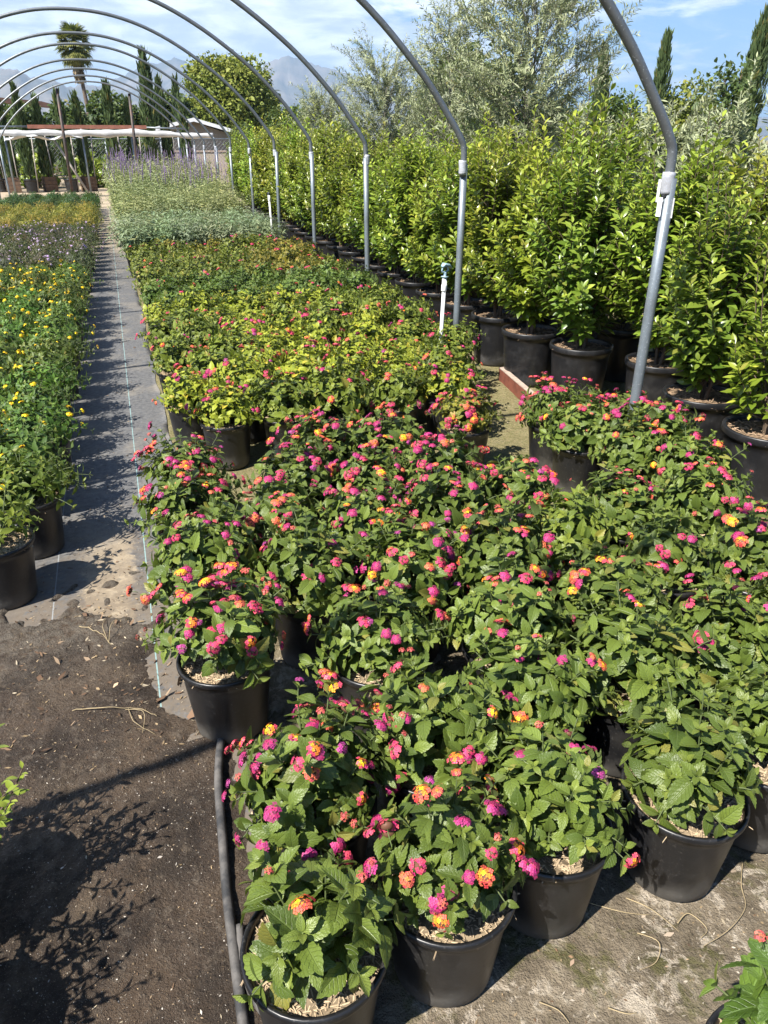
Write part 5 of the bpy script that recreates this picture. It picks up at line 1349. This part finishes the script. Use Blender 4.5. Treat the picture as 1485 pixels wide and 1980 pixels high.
# ------------------------------------------------------------------ light and sky
SUN_EL = math.atan2(1.0, math.hypot(0.75, 0.38))
to_sun = Vector((-0.75, -0.38, 1.0)).normalized()
sd = bpy.data.lights.new('sun', 'SUN'); sd.energy = 5.0; sd.angle = R(0.53); sd.color = (1.0, 0.95, 0.87)
so = bpy.data.objects.new('sun', sd); COL.objects.link(so)
so.rotation_euler = to_sun.to_track_quat('Z', 'Y').to_euler()
w = bpy.data.worlds.new("World"); scene.world = w; w.use_nodes = True
nt = w.node_tree; nt.nodes.clear(); t = NT(nt)
sky = t.n('ShaderNodeTexSky'); sky.sky_type = 'NISHITA'; sky.sun_disc = False
sky.sun_elevation = SUN_EL; sky.sun_rotation = math.atan2(-0.75, -0.38); sky.altitude = 300; sky.air_density = 1.0; sky.dust_density = 0.8; sky.ozone_density = 1.6
gen = t.n('ShaderNodeTexCoord').outputs['Generated']
sx = t.n('ShaderNodeSeparateXYZ'); t.l(gen, sx.inputs[0])
den = t.math('ADD', t.math('MAXIMUM', sx.outputs[2], 0.0), 0.16)
cx = t.n('ShaderNodeCombineXYZ'); t.l(t.math('DIVIDE', sx.outputs[0], den), cx.inputs[0]); t.l(t.math('DIVIDE', sx.outputs[1], den), cx.inputs[1])
cv = cx.outputs[0]
bigc = t.noise(cv, 0.8, 3, 0.5, 0.2); mid = t.noise(cv, 2.6, 8, 0.6, 0.35)
mp = t.n('ShaderNodeMapping'); mp.inputs['Scale'].default_value = (0.7, 2.4, 1); mp.inputs['Rotation'].default_value = (0, 0, R(25)); t.l(cv, mp.inputs['Vector'])
wisp = t.noise(mp.outputs[0], 2.2, 9, 0.62, 0.5)
# more cloud to the left of the view (towards -x), wisps to the right
left = t.ramp(sx.outputs[0], 0.62, 0.1)
cov = t.math('ADD', t.math('MULTIPLY', mid, 0.65), t.math('MULTIPLY', bigc, 0.35))
thick = t.ramp(t.math('ADD', cov, t.math('MULTIPLY', left, 0.22)), 0.49, 0.62)
wv = t.math('MULTIPLY', t.ramp(wisp, 0.46, 0.74), 0.38)
fac = t.math('MAXIMUM', t.math('MULTIPLY', thick, 0.9), wv)
shade = t.noise(cv, 3.4, 6, 0.6, 0.3)
ccol = t.mix(t.ramp(shade, 0.35, 0.7), (7.6, 8.5, 10.2), (14.5, 14.9, 15.4))
ahead = t.math('MULTIPLY', t.ramp(sx.outputs[1], -0.1, 0.45), t.ramp(sx.outputs[2], 0.75, 0.45))
blue = t.mix(1.0, sky.outputs[0], (0.86, 1.06, 1.34), 'MULTIPLY')
skyc = t.mix(t.math('MULTIPLY', t.math('MULTIPLY', fac, 0.94), ahead), blue, ccol)
bg = t.n('ShaderNodeBackground'); t.l(skyc, bg.inputs[0]); bg.inputs[1].default_value = 0.05
wo = t.n('ShaderNodeOutputWorld'); t.l(bg.outputs[0], wo.inputs[0])

# ------------------------------------------------------------------ render settings
vs = scene.view_settings
scene.display_settings.display_device = 'sRGB'
vs.view_transform = 'Standard'; vs.look = 'None'; vs.exposure = 1.2; vs.gamma = 1.0; vs.use_curve_mapping = False
scene.render.engine = 'CYCLES'
cy = scene.cycles
cy.max_bounces = 6; cy.diffuse_bounces = 1; cy.glossy_bounces = 2; cy.transmission_bounces = 4; cy.volume_bounces = 0; cy.transparent_max_bounces = 8
cy.caustics_reflective = False; cy.caustics_refractive = False
try:
    cy.use_denoising = True; cy.denoiser = 'OPENIMAGEDENOISE'
except Exception:
    pass
